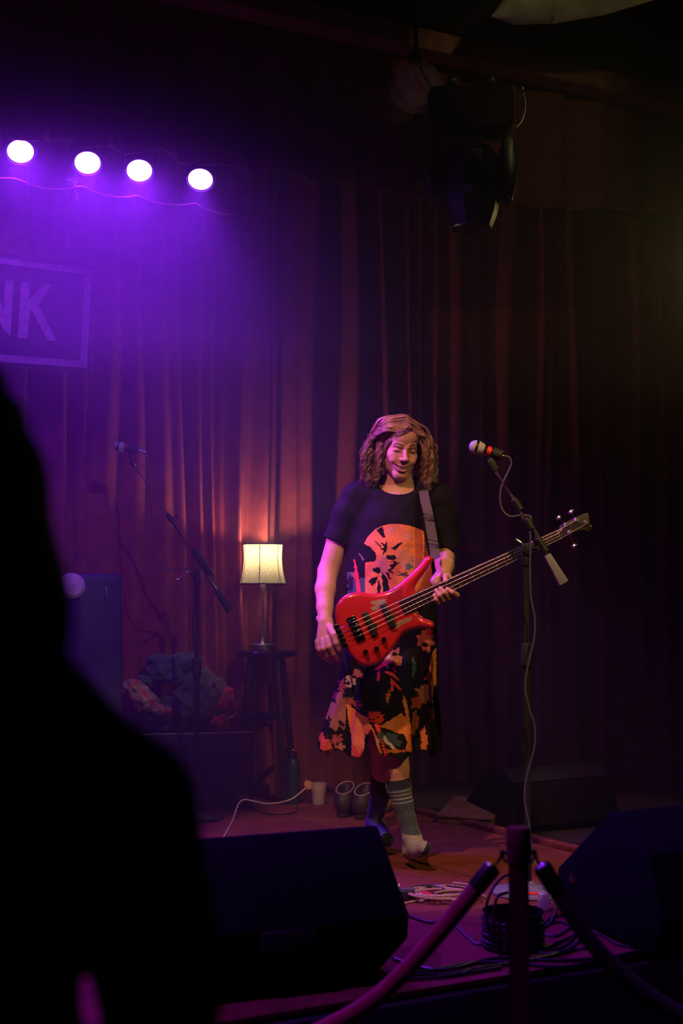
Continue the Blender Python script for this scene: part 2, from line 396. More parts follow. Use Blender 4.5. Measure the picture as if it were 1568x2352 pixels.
# ------------------------------------------------------------------ four purple par lamps
lens_m = mat('lit purple lens', (0.8, 0.7, 1.0), 0.3, emit=((0.26, 0.04, 1.0), 50.0))
prev = None
par_spots = [(47, 349, 'par lamp at the outer end, next to the frame edge, lit purple'), (201, 375, 'lit purple par lamp with the knot of loose wire hanging below it'),
             (320, 393, 'lit purple par lamp between the wire knot and the innermost lamp'), (460, 413, 'innermost lit purple par lamp, nearest the dark part of the curtain')]
par_aims = [(-0.9, 3.6, 0.0), (-0.2, 3.9, 0.2), (0.15, 5.0, 0.9), (0.75, 4.6, 0.4)]
for (px, py, lab), aim in zip(par_spots, par_aims):
    c = Wp(px, py, 0.8); face = Vector((0 - c.x, 0 - c.y, 0.0)).normalized()
    ax = (face * 0.62 + Vector((-0.06 if px > 400 else 0.02, 0, -0.78))).normalized()
    t = thing('par_lamp', lab, 'stage light', c, 'purple lamps on the pipe')
    m = MB(); m.lathe([(0.0, -0.17), (0.045, -0.168), (0.066, -0.15), (0.072, -0.02), (0.076, -0.004), (0.076, 0.004), (0.066, 0.004), (0.064, -0.012)], c, ax, 32, cap=False); m.build('housing', black_paint, t)
    m = MB(); m.lathe([(0.0, 0.0), (0.03, 0.001), (0.0575, -0.001), (0.0575, -0.006), (0.0, -0.008)], c, ax, 32, cap=False); m.build('lens', lens_m, t)
    sd = U; m = MB(); base = c - ax * 0.08
    m.tube(spline([base - sd * 0.078, base - sd * 0.085 + Z * 0.06, base - sd * 0.05 + Z * 0.115, base + Z * 0.125, base + sd * 0.05 + Z * 0.115, base + sd * 0.085 + Z * 0.06, base + sd * 0.078], 5), 0.006, 8, flat=(V, 0.5)); m.build('yoke', black_paint, t)
    m = MB(); pz = R((base - C0).dot(U), 0.86, zl + 0.03); m.tube([base + Z * 0.12, pz + Z * 0.0], 0.012, 10); m.box(pz, (0.04, 0.075, 0.075), (U, V, Z)); m.build('clamp', black_paint, t, bevel=0.004)
    lo = light('par_beam', 'SPOT', c + ax * 0.03, PAR_W * (0.7 if px > 400 else 1.0), PURPLE, c + ax * 3, spot_size=math.radians(54 if px > 400 else (118 if px < 100 else 104)), spot_blend=0.7 if px > 400 else 1.0, shadow_soft_size=0.05)
    adopt(lo, t); lo.matrix_parent_inverse = BASE[t.name].inverted()
# cable looping from lamp to lamp
wire_m = mat('orange lamp cable', (0.5, 0.10, 0.08), 0.5, noise=(30, 0.2))
for i, pts in enumerate([[(-60, 400), (-20, 409), (35, 411), (80, 428), (120, 434), (158, 434)], [(158, 434), (188, 428), (215, 440), (250, 450), (290, 453), (314, 449)],
                         [(314, 449), (345, 461), (380, 469), (420, 471), (448, 467)], [(448, 467), (475, 481), (505, 490), (535, 493)]]):
    m = MB(); m.tube(spline([Wp(x, y, 0.78) for x, y in pts], 8), 0.0038, 8)
    lab = ['thin cable sagging under the lamp nearest the frame edge', 'thin cable sagging between the wire knot and the third lamp', 'thin cable sagging below the third and fourth lamps', 'thin cable end drooping beyond the innermost lamp'][i]
    tag(m.build('lamp_cable', wire_m), lab, 'cable', 'cables looped under the purple lamps')
m = MB()
for k in range(7):
    q = [(165 + random.uniform(-14, 14), 415 + random.uniform(-6, 10)) for _ in range(4)] + [(170 + random.uniform(-8, 10), 440), (174 + random.uniform(-4, 6), 480 + random.uniform(-30, 5))]
    m.tube(spline([Wp(x, y, 0.77 + random.uniform(-.02, .02)) for x, y in q], 5), 0.0018, 5)
tag(m.build('wire_knot', cable_grey), 'tangled knot of loose wire hanging under the second purple lamp', 'wire')

# ------------------------------------------------------------------ sign with the letters NK
def S2(px, py, w=0.16): return Wp(px, py, w)
cloth_m = mat('dark blue sign cloth', (0.06, 0.04, 0.13), 0.85, noise=(7, 0.25), bump=(18, 0.35, 0.01))
paint_m = mat('pale sign paint', (0.55, 0.40, 0.60), 0.8, noise=(30, 0.2))
sg = thing('banner_sign', 'dark cloth sign with pale border and big letters NK on the curtain', 'sign', Wp(60, 857, 0.14))
def sheet(name, poly, mt, w, th=0.004):
    mm = MB(); mm.prism([Wp(x, y, w) for x, y in poly], V * th); return mm.build(name, mt, sg, smooth=False)
mm = MB()
def banner(a, b):
    top = 572 + 41 * a if a < 1 else 613; x = -150 + 370 * a; y0 = 568 + (612 - 568) * a; y1 = 826 + (858 - 826) * a; xx = x - 8 * b * a
    return Wp(xx, y0 + (y1 - y0) * b, 0.15 + 0.006 * math.sin(7 * a + 3 * b) * (0.4 + b))
mm.grid(banner, 60, 40); mm.build('banner_cloth', cloth_m, sg, solid=0.004)
wS = 0.178
def stroke(name, poly, w=wS): return sheet(name, poly, paint_m, w, 0.003)
mm = MB()
for poly in ([(-140, 574), (210, 619), (207, 632), (-140, 587)], [(192, 619), (210, 619), (200, 845), (184, 843), (195, 632)], [(-140, 802), (186, 829), (198, 845), (-140, 820)]):
    mm.prism([Wp(x, y, wS) for x, y in poly], V * 0.003)
mm.build('border', paint_m, sg, smooth=False)
stroke('letter_n', [(12, 644), (31, 645), (24, 772), (8, 756), (-28, 672), (-34, 762), (-52, 760), (-44, 640), (-26, 641), (10, 712)])
stroke('letter_k', [(49, 647), (68, 649), (66, 690), (102, 653), (119, 654), (88, 700), (129, 783), (110, 782), (75, 716), (69, 712), (62, 778), (41, 776)])
mm = MB(); mm.tube(spline([Wp(x, y, 0.14) for x, y in [(-150, 564), (0, 584), (70, 592), (150, 602), (222, 613)]], 6), 0.006, 8); mm.build('top_rod', cable_grey, sg)
mm = MB(); mm.tube([Wp(172, 606, 0.13), Wp(160, 500, 0.4), Wp(165, 430, 0.77)], 0.0012, 5)
tag(mm.build('sign_string', cable_grey), 'thin string running from the sign up to the wire knot', 'string')

# ------------------------------------------------------------------ moving head light hung from the beam
WM = 1.42
mh = thing('moving_head_light', 'black moving head stage light hanging lens down from the beam', 'stage light', Wp(1080, 205, WM))
Y0 = Wp(1080, 300, WM).y
def Mh(px, py, d=0.0): return P(px, py, Y0 + d)
m = MB(); m.box(Mh(1078, 262, 0), (0.40, 0.26, 0.20)); m.build('base', wall_black, mh, bevel=0.03)
for (x0, lab) in ((1000, None), (1168, None)):
    m = MB(); sx = 1 if x0 > 1080 else -1
    prof = [(x0, 300), (x0 + 16 * sx, 320), (x0 + 20 * sx, 380), (x0 + 15 * sx, 430), (x0 + 8 * sx, 462), (x0 - 12 * sx, 440), (x0 - 14 * sx, 320)]
    m.prism([Mh(x, y, -0.09) for x, y in prof], Vector((0, 0.18, 0))); m.build('yoke_arm', mat('satin black casing', (0.03, 0.03, 0.032), 0.33, noise=(30, .1)), mh, bevel=0.012)
m = MB(); sh = [(0.02, 0), (0.10, 0.01), (0.135, 0.05), (0.142, 0.14), (0.14, 0.26), (0.125, 0.33), (0.10, 0.395), (0.094, 0.40), (0.088, 0.385)]
m.lathe(sh, Mh(1080, 335, 0), (0.0, 0.0, -1), 10, cap=True); m.build('head', mat('satin black casing', (0, 0, 0)), mh, ang=25)
m = MB(); m.lathe([(0, 0), (0.05, 0.012), (0.088, 0.0)], Mh(1080, 335, 0) - Z * 0.392, (0, 0, -1), 28, cap=False); m.build('lens', black_gloss, mh)
m = MB(); m.box(Mh(1076, 431, -0.147), (0.034, 0.004, 0.03)); m.build('sticker', mat('grey sticker', (0.35, 0.35, 0.36), 0.6, noise=(20, .1)), mh, label='small grey printed sticker')
m = MB(); yk = -0.150
for a, b in (((1070, 426), (1077, 437)), ((1077, 426), (1070, 437)), ((1080, 426), (1080, 437)), ((1083.5, 426), (1083.5, 437)), ((1080, 427), (1083.5, 427))):
    m.tube([Mh(*a, yk), Mh(*b, yk)], 0.0013, 5)
m.build('sticker_mark', black_plastic, mh)
for x in (1035, 1125):
    m = MB(); m.box(Mh(x, 205, 0.02), (0.035, 0.05, 0.12)); m.tube([Mh(x, 190, -0.04), Mh(x, 190, 0.08)], 0.028, 12); m.build('clamp', dark_chrome, mh, bevel=0.004)
m = MB(); m.tube(spline([Mh(1000, 235, 0.05), Mh(990, 200, 0.05), Mh(972, 170, 0.03), Mh(960, 140, 0)], 6), 0.007, 8); m.build('power_cable', cable_black, mh)
m = MB(); m.tube(spline([Mh(1200, 200, 0.0), Mh(1207, 240, 0), Mh(1200, 275, 0), Mh(1186, 292, 0)], 6), 0.0022, 6); m.build('safety_wire', dark_chrome, mh)
glass = mat('clear glass', (0.9, 0.9, 0.85), 0.04, trans=1.0)
gl = thing('glass_globe', 'large clear glass globe hanging beside the moving head light', 'globe', Wp(955, 200, 1.3))
m = MB(); c = Wp(955, 200, 1.3); m.lathe([(0.001, 0.125)] + [(0.125 * math.sin(a), 0.125 * math.cos(a)) for a in np.linspace(0.08, PI - 0.02, 26)], c, (0, 0, 1), 36, cap=False); m.build('globe', mat('thin clear glass', (0.85, 0.85, 0.78), 0.05, alpha=0.10, noise=(3, .1)), gl)
m = MB(); m.lathe([(0.03, 0), (0.03, 0.05), (0.012, 0.06), (0.008, 0.2)], c + Z * 0.12, (0, 0, 1), 20); m.build('fitting', dark_chrome, gl)
bl = thing('ceiling_bulb', 'small unlit reflector bulb poking out under the far valance hem', 'bulb', Wp(1465, 478, 0.9))
c = Wp(1465, 466, 0.9)
m = MB(); m.lathe([(0.012, 0.10), (0.02, 0.07), (0.05, 0.02), (0.055, 0.0)], c, (0, 0, 1), 24); m.build('reflector', dark_chrome, bl)
m = MB(); m.lathe([(0.054, 0.0), (0.048, -0.016), (0.03, -0.03), (0.001, -0.036)], c, (0, 0, 1), 24, cap=False); m.build('glass_face', mat('frosted glass', (0.6, 0.6, 0.5), 0.2, noise=(20, .1)), bl)
m = MB(); m.tube([c + Z * 0.1, Vector((c.x, c.y, 4.65))], 0.008, 8); m.build('stem', black_paint, bl)
# pale duct at the top of the frame
dk = mat('pale olive duct', (0.30, 0.28, 0.16), 0.7, noise=(10, 0.25))
q0 = P(1128, 38, 6.4); m = MB()
m.lathe([(0.002, 0.0), (0.07, 0.10), (0.115, 0.26), (0.12, 0.262), (0.16, 0.52), (0.162, 0.525), (0.18, 0.9)], q0, Vector((0.9, 0.1, 0.36)), 32); tag(m.build('ceiling_duct', dk), 'pale olive tapered duct under the ceiling above the stage', 'duct')

# ------------------------------------------------------------------ haze
hz = bpy.data.materials.new('stage haze'); hz.use_nodes = True; nt = hz.node_tree
for n in list(nt.nodes):
    if n.type != 'OUTPUT_MATERIAL': nt.nodes.remove(n)
vs = nt.nodes.new('ShaderNodeVolumeScatter'); vs.inputs['Color'].default_value = (0.95, 0.93, 1.0, 1); vs.inputs['Density'].default_value = HAZE if 'HAZE' in globals() else 0.03
vs.inputs['Anisotropy'].default_value = 0.25
nt.links.new(vs.outputs[0], nt.nodes['Material Output'].inputs['Volume'])
hz2 = hz.copy(); hz2.name = 'dense haze'; hz2.node_tree.nodes[vs.name].inputs['Density'].default_value = HAZE_TOP
zh = 2.02
m = MB(); m.box(R(-0.2, 1.0, (zh + 0.01) / 2), (10, 2.4, zh - 0.01), (U, V, Z)); tag(m.build('stage_haze', hz, smooth=False), None, None, kind='stuff')
m = MB(); m.box(R(-0.2, 1.0, (zh + 3.93) / 2), (10, 2.4, 3.93 - zh - 0.002), (U, V, Z)); tag(m.build('ceiling_haze', hz2, smooth=False), None, None, kind='stuff')
# ================================================================== the bass player
MY = 5.80
def M_(px, py, d=0.0): return P(px, py, MY + d)
def A3(v): return np.array(tuple(v), float)
skin_m = bpy.data.materials.new('skin'); skin_m.use_nodes = True
nt = skin_m.node_tree; b = nt.nodes['Principled BSDF']; a = nt.nodes.new('ShaderNodeAttribute'); a.attribute_name = 'tint'
b.inputs['Roughness'].default_value = 0.5; b.inputs['Subsurface Weight'].default_value = 0.08; b.inputs['Subsurface Scale'].default_value = 0.01
b.inputs['Subsurface Radius'].default_value = (1.0, 0.35, 0.2); b.inputs['Specular IOR Level'].default_value = 0.35
t = nt.nodes.new('ShaderNodeTexNoise'); t.inputs['Scale'].default_value = 60; tc = nt.nodes.new('ShaderNodeTexCoord'); nt.links.new(tc.outputs['Object'], t.inputs['Vector'])
mr = nt.nodes.new('ShaderNodeMapRange'); mr.inputs[3].default_value = 0.9; mr.inputs[4].default_value = 1.08; nt.links.new(t.outputs['Fac'], mr.inputs[0])
vm = nt.nodes.new('ShaderNodeVectorMath'); vm.operation = 'SCALE'; nt.links.new(a.outputs['Color'], vm.inputs[0]); nt.links.new(mr.outputs[0], vm.inputs['Scale']); nt.links.new(vm.outputs[0], b.inputs['Base Color'])

man = thing('person', 'long-haired smiling man in a black and orange patterned smock carrying the red bass', 'person', F(925, 1965))
# head frame: columns = image-right, up, towards the face
HC = M_(917, 1027, -0.02)
Hrot = (Euler((0, 0, math.radians(14))).to_matrix() @ Euler((math.radians(15), 0, 0)).to_matrix() @ Euler((0, math.radians(3), 0)).to_matrix())
HA = np.array([list(Hrot.col[0]), list(-Hrot.col[1]), list(Hrot.col[2])]).T      # x right, y face-forward, z up
HS = 1.0
def H(x, y, z): return A3(HC) + HA @ np.array([x, y, z]) * HS
f = Field(A3(M_(700, 940, 0)) * [1, 0, 1] + [0, 5.20, 0], A3(M_(1085, 940, 0)) * [1, 0, 0] + [0, 6.30, 2.02], 0.0027)
f.lo[2] = -0.01; f.n = np.ceil((np.array([M_(1090, 940).x, 6.28, 1.86]) - f.lo) / f.h).astype(int) + 1; f.D = np.full(f.n, 0.06, np.float32)
# --- cranium, face
f.ell(H(0, -0.018, 0.034), (0.074, 0.095, 0.086), 0.01, HA)
f.ell(H(0, 0.022, -0.03), (0.063, 0.066, 0.084), 0.03, HA)
for s in (-1, 1):
    f.cone(H(s * 0.053, 0.0, -0.058), H(s * 0.016, 0.062, -0.103), 0.018, 0.015, 0.02)
    f.ell(H(s * 0.041, 0.058, -0.026), (0.022, 0.020, 0.018), 0.014, HA)
    f.ell(H(s * 0.037, 0.068, -0.043), (0.019, 0.017, 0.016), 0.010, HA)
f.cone(H(-0.012, 0.066, -0.104), H(0.012, 0.066, -0.104), 0.018, 0.018, 0.015)
f.ell(H(0, 0.052, 0.045), (0.056, 0.036, 0.036), 0.02, HA)
for s in (-1, 1): f.cone(H(s * 0.016, 0.084, 0.016), H(s * 0.042, 0.074, 0.018), 0.009, 0.008, 0.010)
for s in (-1, 1): f.ell(H(s * 0.031, 0.096, 0.0), (0.017, 0.013, 0.0095), 0.008, HA, sub=True)
f.cone(H(0, 0.086, 0.008), H(0, 0.104, -0.03), 0.0075, 0.0095, 0.008)
f.ell(H(0, 0.108, -0.033), (0.0115, 0.011, 0.0095), 0.006, HA)
for s in (-1, 1): f.ell(H(s * 0.014, 0.096, -0.036), (0.0085, 0.011, 0.0075), 0.004, HA)
for s in (-1, 1): f.ell(H(s * 0.007, 0.104, -0.043), (0.0035, 0.005, 0.003), 0.002, HA, sub=True)
for s in (-1, 1):
    f.ell(H(s * 0.031, 0.0725, -0.001), (0.0155, 0.0125, 0.011), 0.003, HA)          # closed lids
    f.cone(H(s * 0.018, 0.083, -0.004), H(s * 0.044, 0.076, -0.0035), 0.0026, 0.002, 0.002)
# smile: muzzle, folds, lips, mouth slit
f.ell(H(0, 0.074, -0.064), (0.034, 0.017, 0.020), 0.014, HA)
def smile(t, w=0.035, z0=-0.070, lift=0.014): return (w * t, 0.0915 - 0.017 * t * t, z0 + lift * t * t)
for s in (-1, 1):
    f.chain([H(s * 0.019, 0.095, -0.038), H(s * 0.032, 0.085, -0.052), H(s * 0.035, 0.078, -0.066)], [0.0022, 0.0026, 0.001], 0.001) if False else None
    a_, b_, c_ = H(s * 0.021, 0.098, -0.040), H(s * 0.034, 0.090, -0.054), H(s * 0.038, 0.080, -0.070)
    f.cone(a_, b_, 0.003, 0.0034, 0.004, sub=True); f.cone(b_, c_, 0.0034, 0.002, 0.004, sub=True)
T = np.linspace(-1, 1, 9)
for i in range(8):
    p, q = smile(T[i], z0=-0.0655), smile(T[i + 1], z0=-0.0655)
    f.cone(H(*p), H(*q), 0.0036, 0.0036, 0.003)
    p, q = smile(T[i] * 0.86, z0=-0.0835, lift=0.020), smile(T[i + 1] * 0.86, z0=-0.0835, lift=0.020)
    f.cone(H(p[0], p[1] - 0.003, p[2]), H(q[0], q[1] - 0.003, q[2]), 0.0046, 0.0046, 0.003)
for i in range(8):
    p, q = smile(T[i] * 0.92, z0=-0.0742, lift=0.0165), smile(T[i + 1] * 0.92, z0=-0.0742, lift=0.0165)
    rr = [0.0058 * (1 - 0.55 * abs(x) ** 2) for x in (T[i], T[i + 1])]
    f.cone(H(p[0], p[1] + 0.001, p[2]), H(q[0], q[1] + 0.001, q[2]), rr[0], rr[1], 0.001, sub=True)
f.ell(H(0, 0.083, -0.091), (0.016, 0.004, 0.004), 0.005, HA, sub=True)
for s in (-1, 1): f.ell(H(s * 0.076, -0.008, -0.012), (0.009, 0.018, 0.029), 0.004, HA)
# --- neck, torso
f.cone(H(0, -0.025, -0.05), M_(915, 1128, 0.03), 0.056, 0.062, 0.02)
f.cone(M_(915, 1118, 0.03), M_(912, 1160, 0.03), 0.06, 0.075, 0.03)
f.cone(M_(815, 1152, 0.03), M_(905, 1142, 0.03), 0.042, 0.06, 0.02); f.cone(M_(1006, 1154, 0.03), M_(920, 1142, 0.03), 0.042, 0.06, 0.02)
f.ell(M_(905, 1215, 0.03), (0.165, 0.105, 0.17), 0.04); f.ell(M_(900, 1330, 0.02), (0.145, 0.10, 0.20), 0.04); f.ell(M_(900, 1440, 0.03), (0.155, 0.105, 0.13), 0.04)
# --- legs
KF = M_(908, 1712, -0.09)
f.chain([M_(935, 1470, 0.03), KF, M_(911, 1765, -0.10)], [0.08, 0.053, 0.048], 0.02)
f.chain([M_(911, 1765, -0.10), M_(914, 1800, -0.095), M_(925, 1845, -0.105), M_(935, 1882, -0.12), M_(945, 1918, -0.14)], [0.048, 0.0455, 0.035, 0.029, 0.029], 0.015)
f.chain([M_(945, 1918, -0.14), M_(941, 1955, -0.11)], [0.029, 0.024], 0.01)                       # heel
f.chain([M_(946, 1922, -0.15), M_(957, 1946, -0.20), M_(973, 1947, -0.24)], [0.029, 0.027, 0.022], 0.015)
KB = M_(876, 1705, 0.07)
f.chain([M_(868, 1470, 0.04), KB, M_(878, 1770, 0.11)], [0.078, 0.050, 0.044], 0.02)
f.chain([M_(878, 1770, 0.11), M_(875, 1815, 0.17), M_(864, 1862, 0.24), M_(860, 1888, 0.27)], [0.044, 0.040, 0.030, 0.031], 0.015)
f.chain([M_(860, 1890, 0.28), M_(856, 1913, 0.32)], [0.031, 0.027], 0.01)
f.chain([M_(863, 1893, 0.25), M_(876, 1918, 0.18), M_(889, 1930, 0.12)], [0.031, 0.027, 0.022], 0.015)
# --- his right arm, hanging
f.chain([M_(812, 1155, 0.03), M_(778, 1235, 0.03), M_(753, 1312, 0.02)], [0.044, 0.047, 0.041], 0.015)
f.chain([M_(753, 1312, 0.02), M_(747, 1352, -0.02), M_(746, 1395, -0.06), M_(747, 1424, -0.09)], [0.041, 0.041, 0.033, 0.027], 0.012)
f.ell(M_(731, 1421, -0.08), (0.010, 0.012, 0.012), 0.008)
# palm: wrist -> knuckles, back of the hand to the camera
for (x0, y0, x1, y1, d1) in ((742, 1430, 733, 1478, -0.115), (746, 1430, 743, 1474, -0.125), (750, 1430, 753, 1470, -0.13), (754, 1430, 761, 1464, -0.125)):
    f.cone(M_(x0, y0, -0.095), M_(x1, y1, d1 + 0.008), 0.020, 0.0145, 0.010)
def finger(pts, rr, k=0.003): f.chain([M_(*p) for p in pts], rr, k)
finger([(753, 1468, -0.130), (757, 1486, -0.150), (765, 1502, -0.138), (774, 1516, -0.118)], [0.0138, 0.0122, 0.0108, 0.0090])      # index
finger([(742, 1472, -0.122), (743, 1490, -0.140), (749, 1506, -0.122), (763, 1519, -0.098)], [0.0138, 0.0122, 0.0106, 0.0088])
finger([(733, 1475, -0.108), (735, 1492, -0.120), (741, 1507, -0.100), (753, 1517, -0.080)], [0.0130, 0.0114, 0.0100, 0.0084])
finger([(729, 1473, -0.090), (730, 1489, -0.098), (734, 1502, -0.082), (743, 1511, -0.066)], [0.0118, 0.0100, 0.0088, 0.0076])
finger([(757, 1440, -0.115), (767, 1459, -0.150), (772, 1477, -0.158), (778, 1492, -0.150)], [0.0175, 0.0135, 0.0125, 0.0100], 0.005)   # thumb
# --- his left arm, forearm coming forward to the neck of the bass
BY = 5.42                                                     # plane of the bass strings
f.chain([M_(1004, 1156, 0.03), M_(1018, 1220, 0.05), M_(1020, 1280, 0.06)], [0.043, 0.044, 0.040], 0.015)
f.chain([M_(1020, 1280, 0.06), M_(1019, 1284, -0.03), M_(1021, 1299, -0.15), M_(1021, 1312, -0.24)], [0.041, 0.041, 0.036, 0.029], 0.012)
def Bp(px, py, d): return P(px, py, BY + d)
# palm behind the neck, fingers curling up under it onto the strings
for (x1, y1, x2, y2) in ((1036, 1340, 1041, 1362), (1026, 1344, 1028, 1366), (1016, 1350, 1017, 1370), (1005, 1354, 1006, 1374)):
    f.cone(Bp(1018, 1316, 0.115), Bp(x1, y1, 0.062), 0.023, 0.014, 0.010)
    f.cone(Bp(x1, y1, 0.062), Bp(x2, y2, 0.045), 0.014, 0.0115, 0.005)
def lf(pts, rr): f.chain([Bp(*p) for p in pts], rr, 0.0025)
lf([(1041, 1362, 0.045), (1049, 1367, 0.012), (1038, 1360, -0.014), (1027, 1353, -0.012)], [0.0115, 0.0105, 0.0095, 0.0085])
lf([(1028, 1366, 0.045), (1030, 1373, 0.010), (1020, 1361, -0.018), (1011, 1351, -0.012)], [0.0115, 0.0105, 0.0098, 0.0085])
lf([(1017, 1370, 0.045), (1017, 1378, 0.010), (1009, 1367, -0.018), (1001, 1356, -0.012)], [0.0115, 0.0102, 0.0094, 0.0082])
lf([(1006, 1374, 0.045), (1006, 1384, 0.014), (1001, 1377, -0.010), (997, 1367, -0.010)], [0.0105, 0.0092, 0.0086, 0.0076])
lf([(1012, 1322, 0.09), (1020, 1318, 0.045), (1024, 1324, 0.012), (1023, 1334, -0.004)], [0.020, 0.0145, 0.0125, 0.010])      # thumb over the top
lf([(1014, 1316, 0.10), (1000, 1334, 0.06), (1004, 1340, 0.05)], [0.022, 0.020, 0.018])
Vb, Fb = f.mesh(); Vb = relax(Vb, Fb, 1, 0.35)
# tints in head space
loc = (Vb - A3(HC)) @ HA
col = np.tile(np.array([0.58, 0.30, 0.215]), (len(Vb), 1))
near = (np.abs(loc) < 0.15).all(1)
hx, hy, hz = loc.T
def mixc(w_, c):
    global col
    w_ = np.clip(w_, 0, 1)[:, None]; col = col * (1 - w_) + np.array(c) * w_
def soft(d, e=0.0016): return np.clip(0.5 - d / e, 0, 1)
for s in (-1, 1):
    t_ = np.clip((s * hx - 0.012) / 0.036, 0, 1); zc = 0.0185 + 0.006 * np.sin(t_ * PI * 0.8); wd = 0.0052 * (1 - 0.5 * t_)
    mixc(near * (hy > 0.05) * soft(0.012 - s * hx, .003) * soft(s * hx - 0.049, .003) * soft(np.abs(hz - zc) - wd, 0.0025), [0.07, 0.032, 0.02])
    mixc(near * (hy > 0.06) * soft(np.abs(s * hx - 0.031) - 0.0155, .002) * soft(np.abs(hz + 0.0055 + 0.0015 * np.cos((s * hx - 0.031) * 90)) - 0.0022, 0.002), [0.03, 0.014, 0.012])
    d_ = np.hypot(s * hx - 0.037, hz + 0.040); mixc(np.exp(-(d_ / 0.017) ** 2) * near * (hy > 0.04) * 0.35, [0.60, 0.20, 0.15])
fw = near * (hy > 0.06)
mixc(fw * soft(np.abs(hx) - 0.033, .002) * soft(np.abs(hz - (-0.0655 + 0.014 * (hx / 0.035) ** 2)) - 0.0030), [0.50, 0.18, 0.15])
mixc(fw * soft(np.abs(hx) - 0.030, .002) * soft(np.abs(hz - (-0.0838 + 0.020 * (hx / 0.030) ** 2)) - 0.0040), [0.50, 0.17, 0.15])
ctr = -0.0742 + 0.0165 * (hx / 0.032) ** 2
mouth_ = near & (hy > 0.05) & (np.abs(hx) < 0.033) & (np.abs(hz - ctr) < 0.0052 * (1 - 0.6 * (hx / 0.033) ** 2)) & (hy < 0.0895 - 0.017 * (hx / 0.035) ** 2)
col[mouth_] = [0.10, 0.02, 0.02]
up_ = lo_ = fw > 2
stub = near & (hz < -0.05) & (hy > -0.02) & ~(up_ | lo_ | mouth_); col[stub] *= 0.86
body = np_mesh('body', Vb, Fb, skin_m, man, col)
# teeth: a curved strip inside the smile
m = MB(); m.grid(lambda a, b: Vector(H(0.026 * (2 * a - 1), 0.0870 - 0.017 * (2 * a - 1) ** 2 * 0.55, -0.0688 - 0.0080 * b * (1 - 0.35 * (2 * a - 1) ** 2) + 0.0090 * (2 * a - 1) ** 2)), 24, 3)
m.build('teeth', mat('teeth', (0.72, 0.66, 0.58), 0.25, noise=(200, 0.05)), man, solid=0.002)
# thumb nail and finger nails on the hanging hand
nail = mat('nail', (0.62, 0.38, 0.30), 0.3, noise=(50, .05))

# --- hair: a dense under-shape plus curls
hair_m = mat('brown hair', (0.20, 0.10, 0.055), 0.45, attr='tint', noise=(60, 0.3), spec=0.5)
hf = Field(A3(HC) - [0.20, 0.18, 0.22], A3(HC) + [0.20, 0.20, 0.16], 0.003)
hf.ell(H(0, -0.026, 0.042), (0.077, 0.094, 0.084), 0.01, HA)
def side(pts, rr, k=0.015): hf.chain([A3(M_(*p)) for p in pts], rr, k)
side([(888, 1000, 0.02), (864, 1030, 0.02), (853, 1065, 0.03), (855, 1098, 0.04)], [0.024, 0.028, 0.026, 0.018])
side([(872, 1015, 0.06), (858, 1050, 0.07), (864, 1098, 0.07)], [0.03, 0.034, 0.026])
side([(956, 1005, 0.02), (974, 1035, 0.02), (977, 1070, 0.03), (976, 1104, 0.03)], [0.020, 0.022, 0.022, 0.016])
side([(955, 1015, 0.07), (970, 1060, 0.08), (966, 1106, 0.08)], [0.03, 0.033, 0.026])
side([(910, 1020, 0.09), (905, 1110, 0.10)], [0.06, 0.06])
hf.ell(H(0.006, 0.07, -0.03), (0.064, 0.10, 0.100), 0.008, HA, sub=True)
Vh, Fh = hf.mesh(); Vh = relax(Vh, Fh, 1)
strV, strF, strC = [], [], []
nv = len(Vh)
def lerp(a, b, t): return a + (b - a) * t
def add_strand(ctrl, r0, curl, seed, tone, clump=None):
    rs = np.random.default_rng(seed); pts = np.array(spline(ctrl, 11)); rc = np.random.default_rng(clump if clump is not None else seed); n = len(pts)
    t = np.linspace(0, 1, n); d = np.gradient(pts, axis=0); d /= np.linalg.norm(d, axis=1)[:, None] + 1e-9
    ref = np.array([0.2, 1.0, 0.1]); x = np.cross(d, ref); x /= np.linalg.norm(x, axis=1)[:, None] + 1e-9; y = np.cross(d, x)
    L = np.cumsum(np.r_[0, np.linalg.norm(np.diff(pts, axis=0), axis=1)]); ph = rc.uniform(0, 6.28) + rs.normal(0, 0.5); w_ = 2 * PI / (rc.uniform(0.034, 0.062) * rs.uniform(0.95, 1.05))
    am = curl * np.clip(t - 0.12, 0, 1) ** 0.8 * rc.uniform(0.5, 1.4) * rs.uniform(0.8, 1.2)
    pts = pts + x * (am * np.cos(w_ * L + ph))[:, None] + y * (am * np.sin(w_ * L + ph))[:, None]
    rr = r0 * (1 - 0.65 * t) ; a = np.array([0, 2.094, 4.189])
    ring = pts[:, None, :] + rr[:, None, None] * (x[:, None, :] * np.cos(a)[None, :, None] + y[:, None, :] * np.sin(a)[None, :, None])
    k = nv + sum(len(q) for q in strV) if False else None
    strV.append(ring.reshape(-1, 3)); strC.append(np.tile(np.array([0.27, 0.15, 0.10]) * tone, (n * 3, 1)))
    i = np.arange(n - 1)[:, None] * 3; j = np.arange(3)[None, :]
    strF.append(np.stack([i + j, i + (j + 1) % 3, i + 3 + (j + 1) % 3, i + 3 + j], -1).reshape(-1, 4))
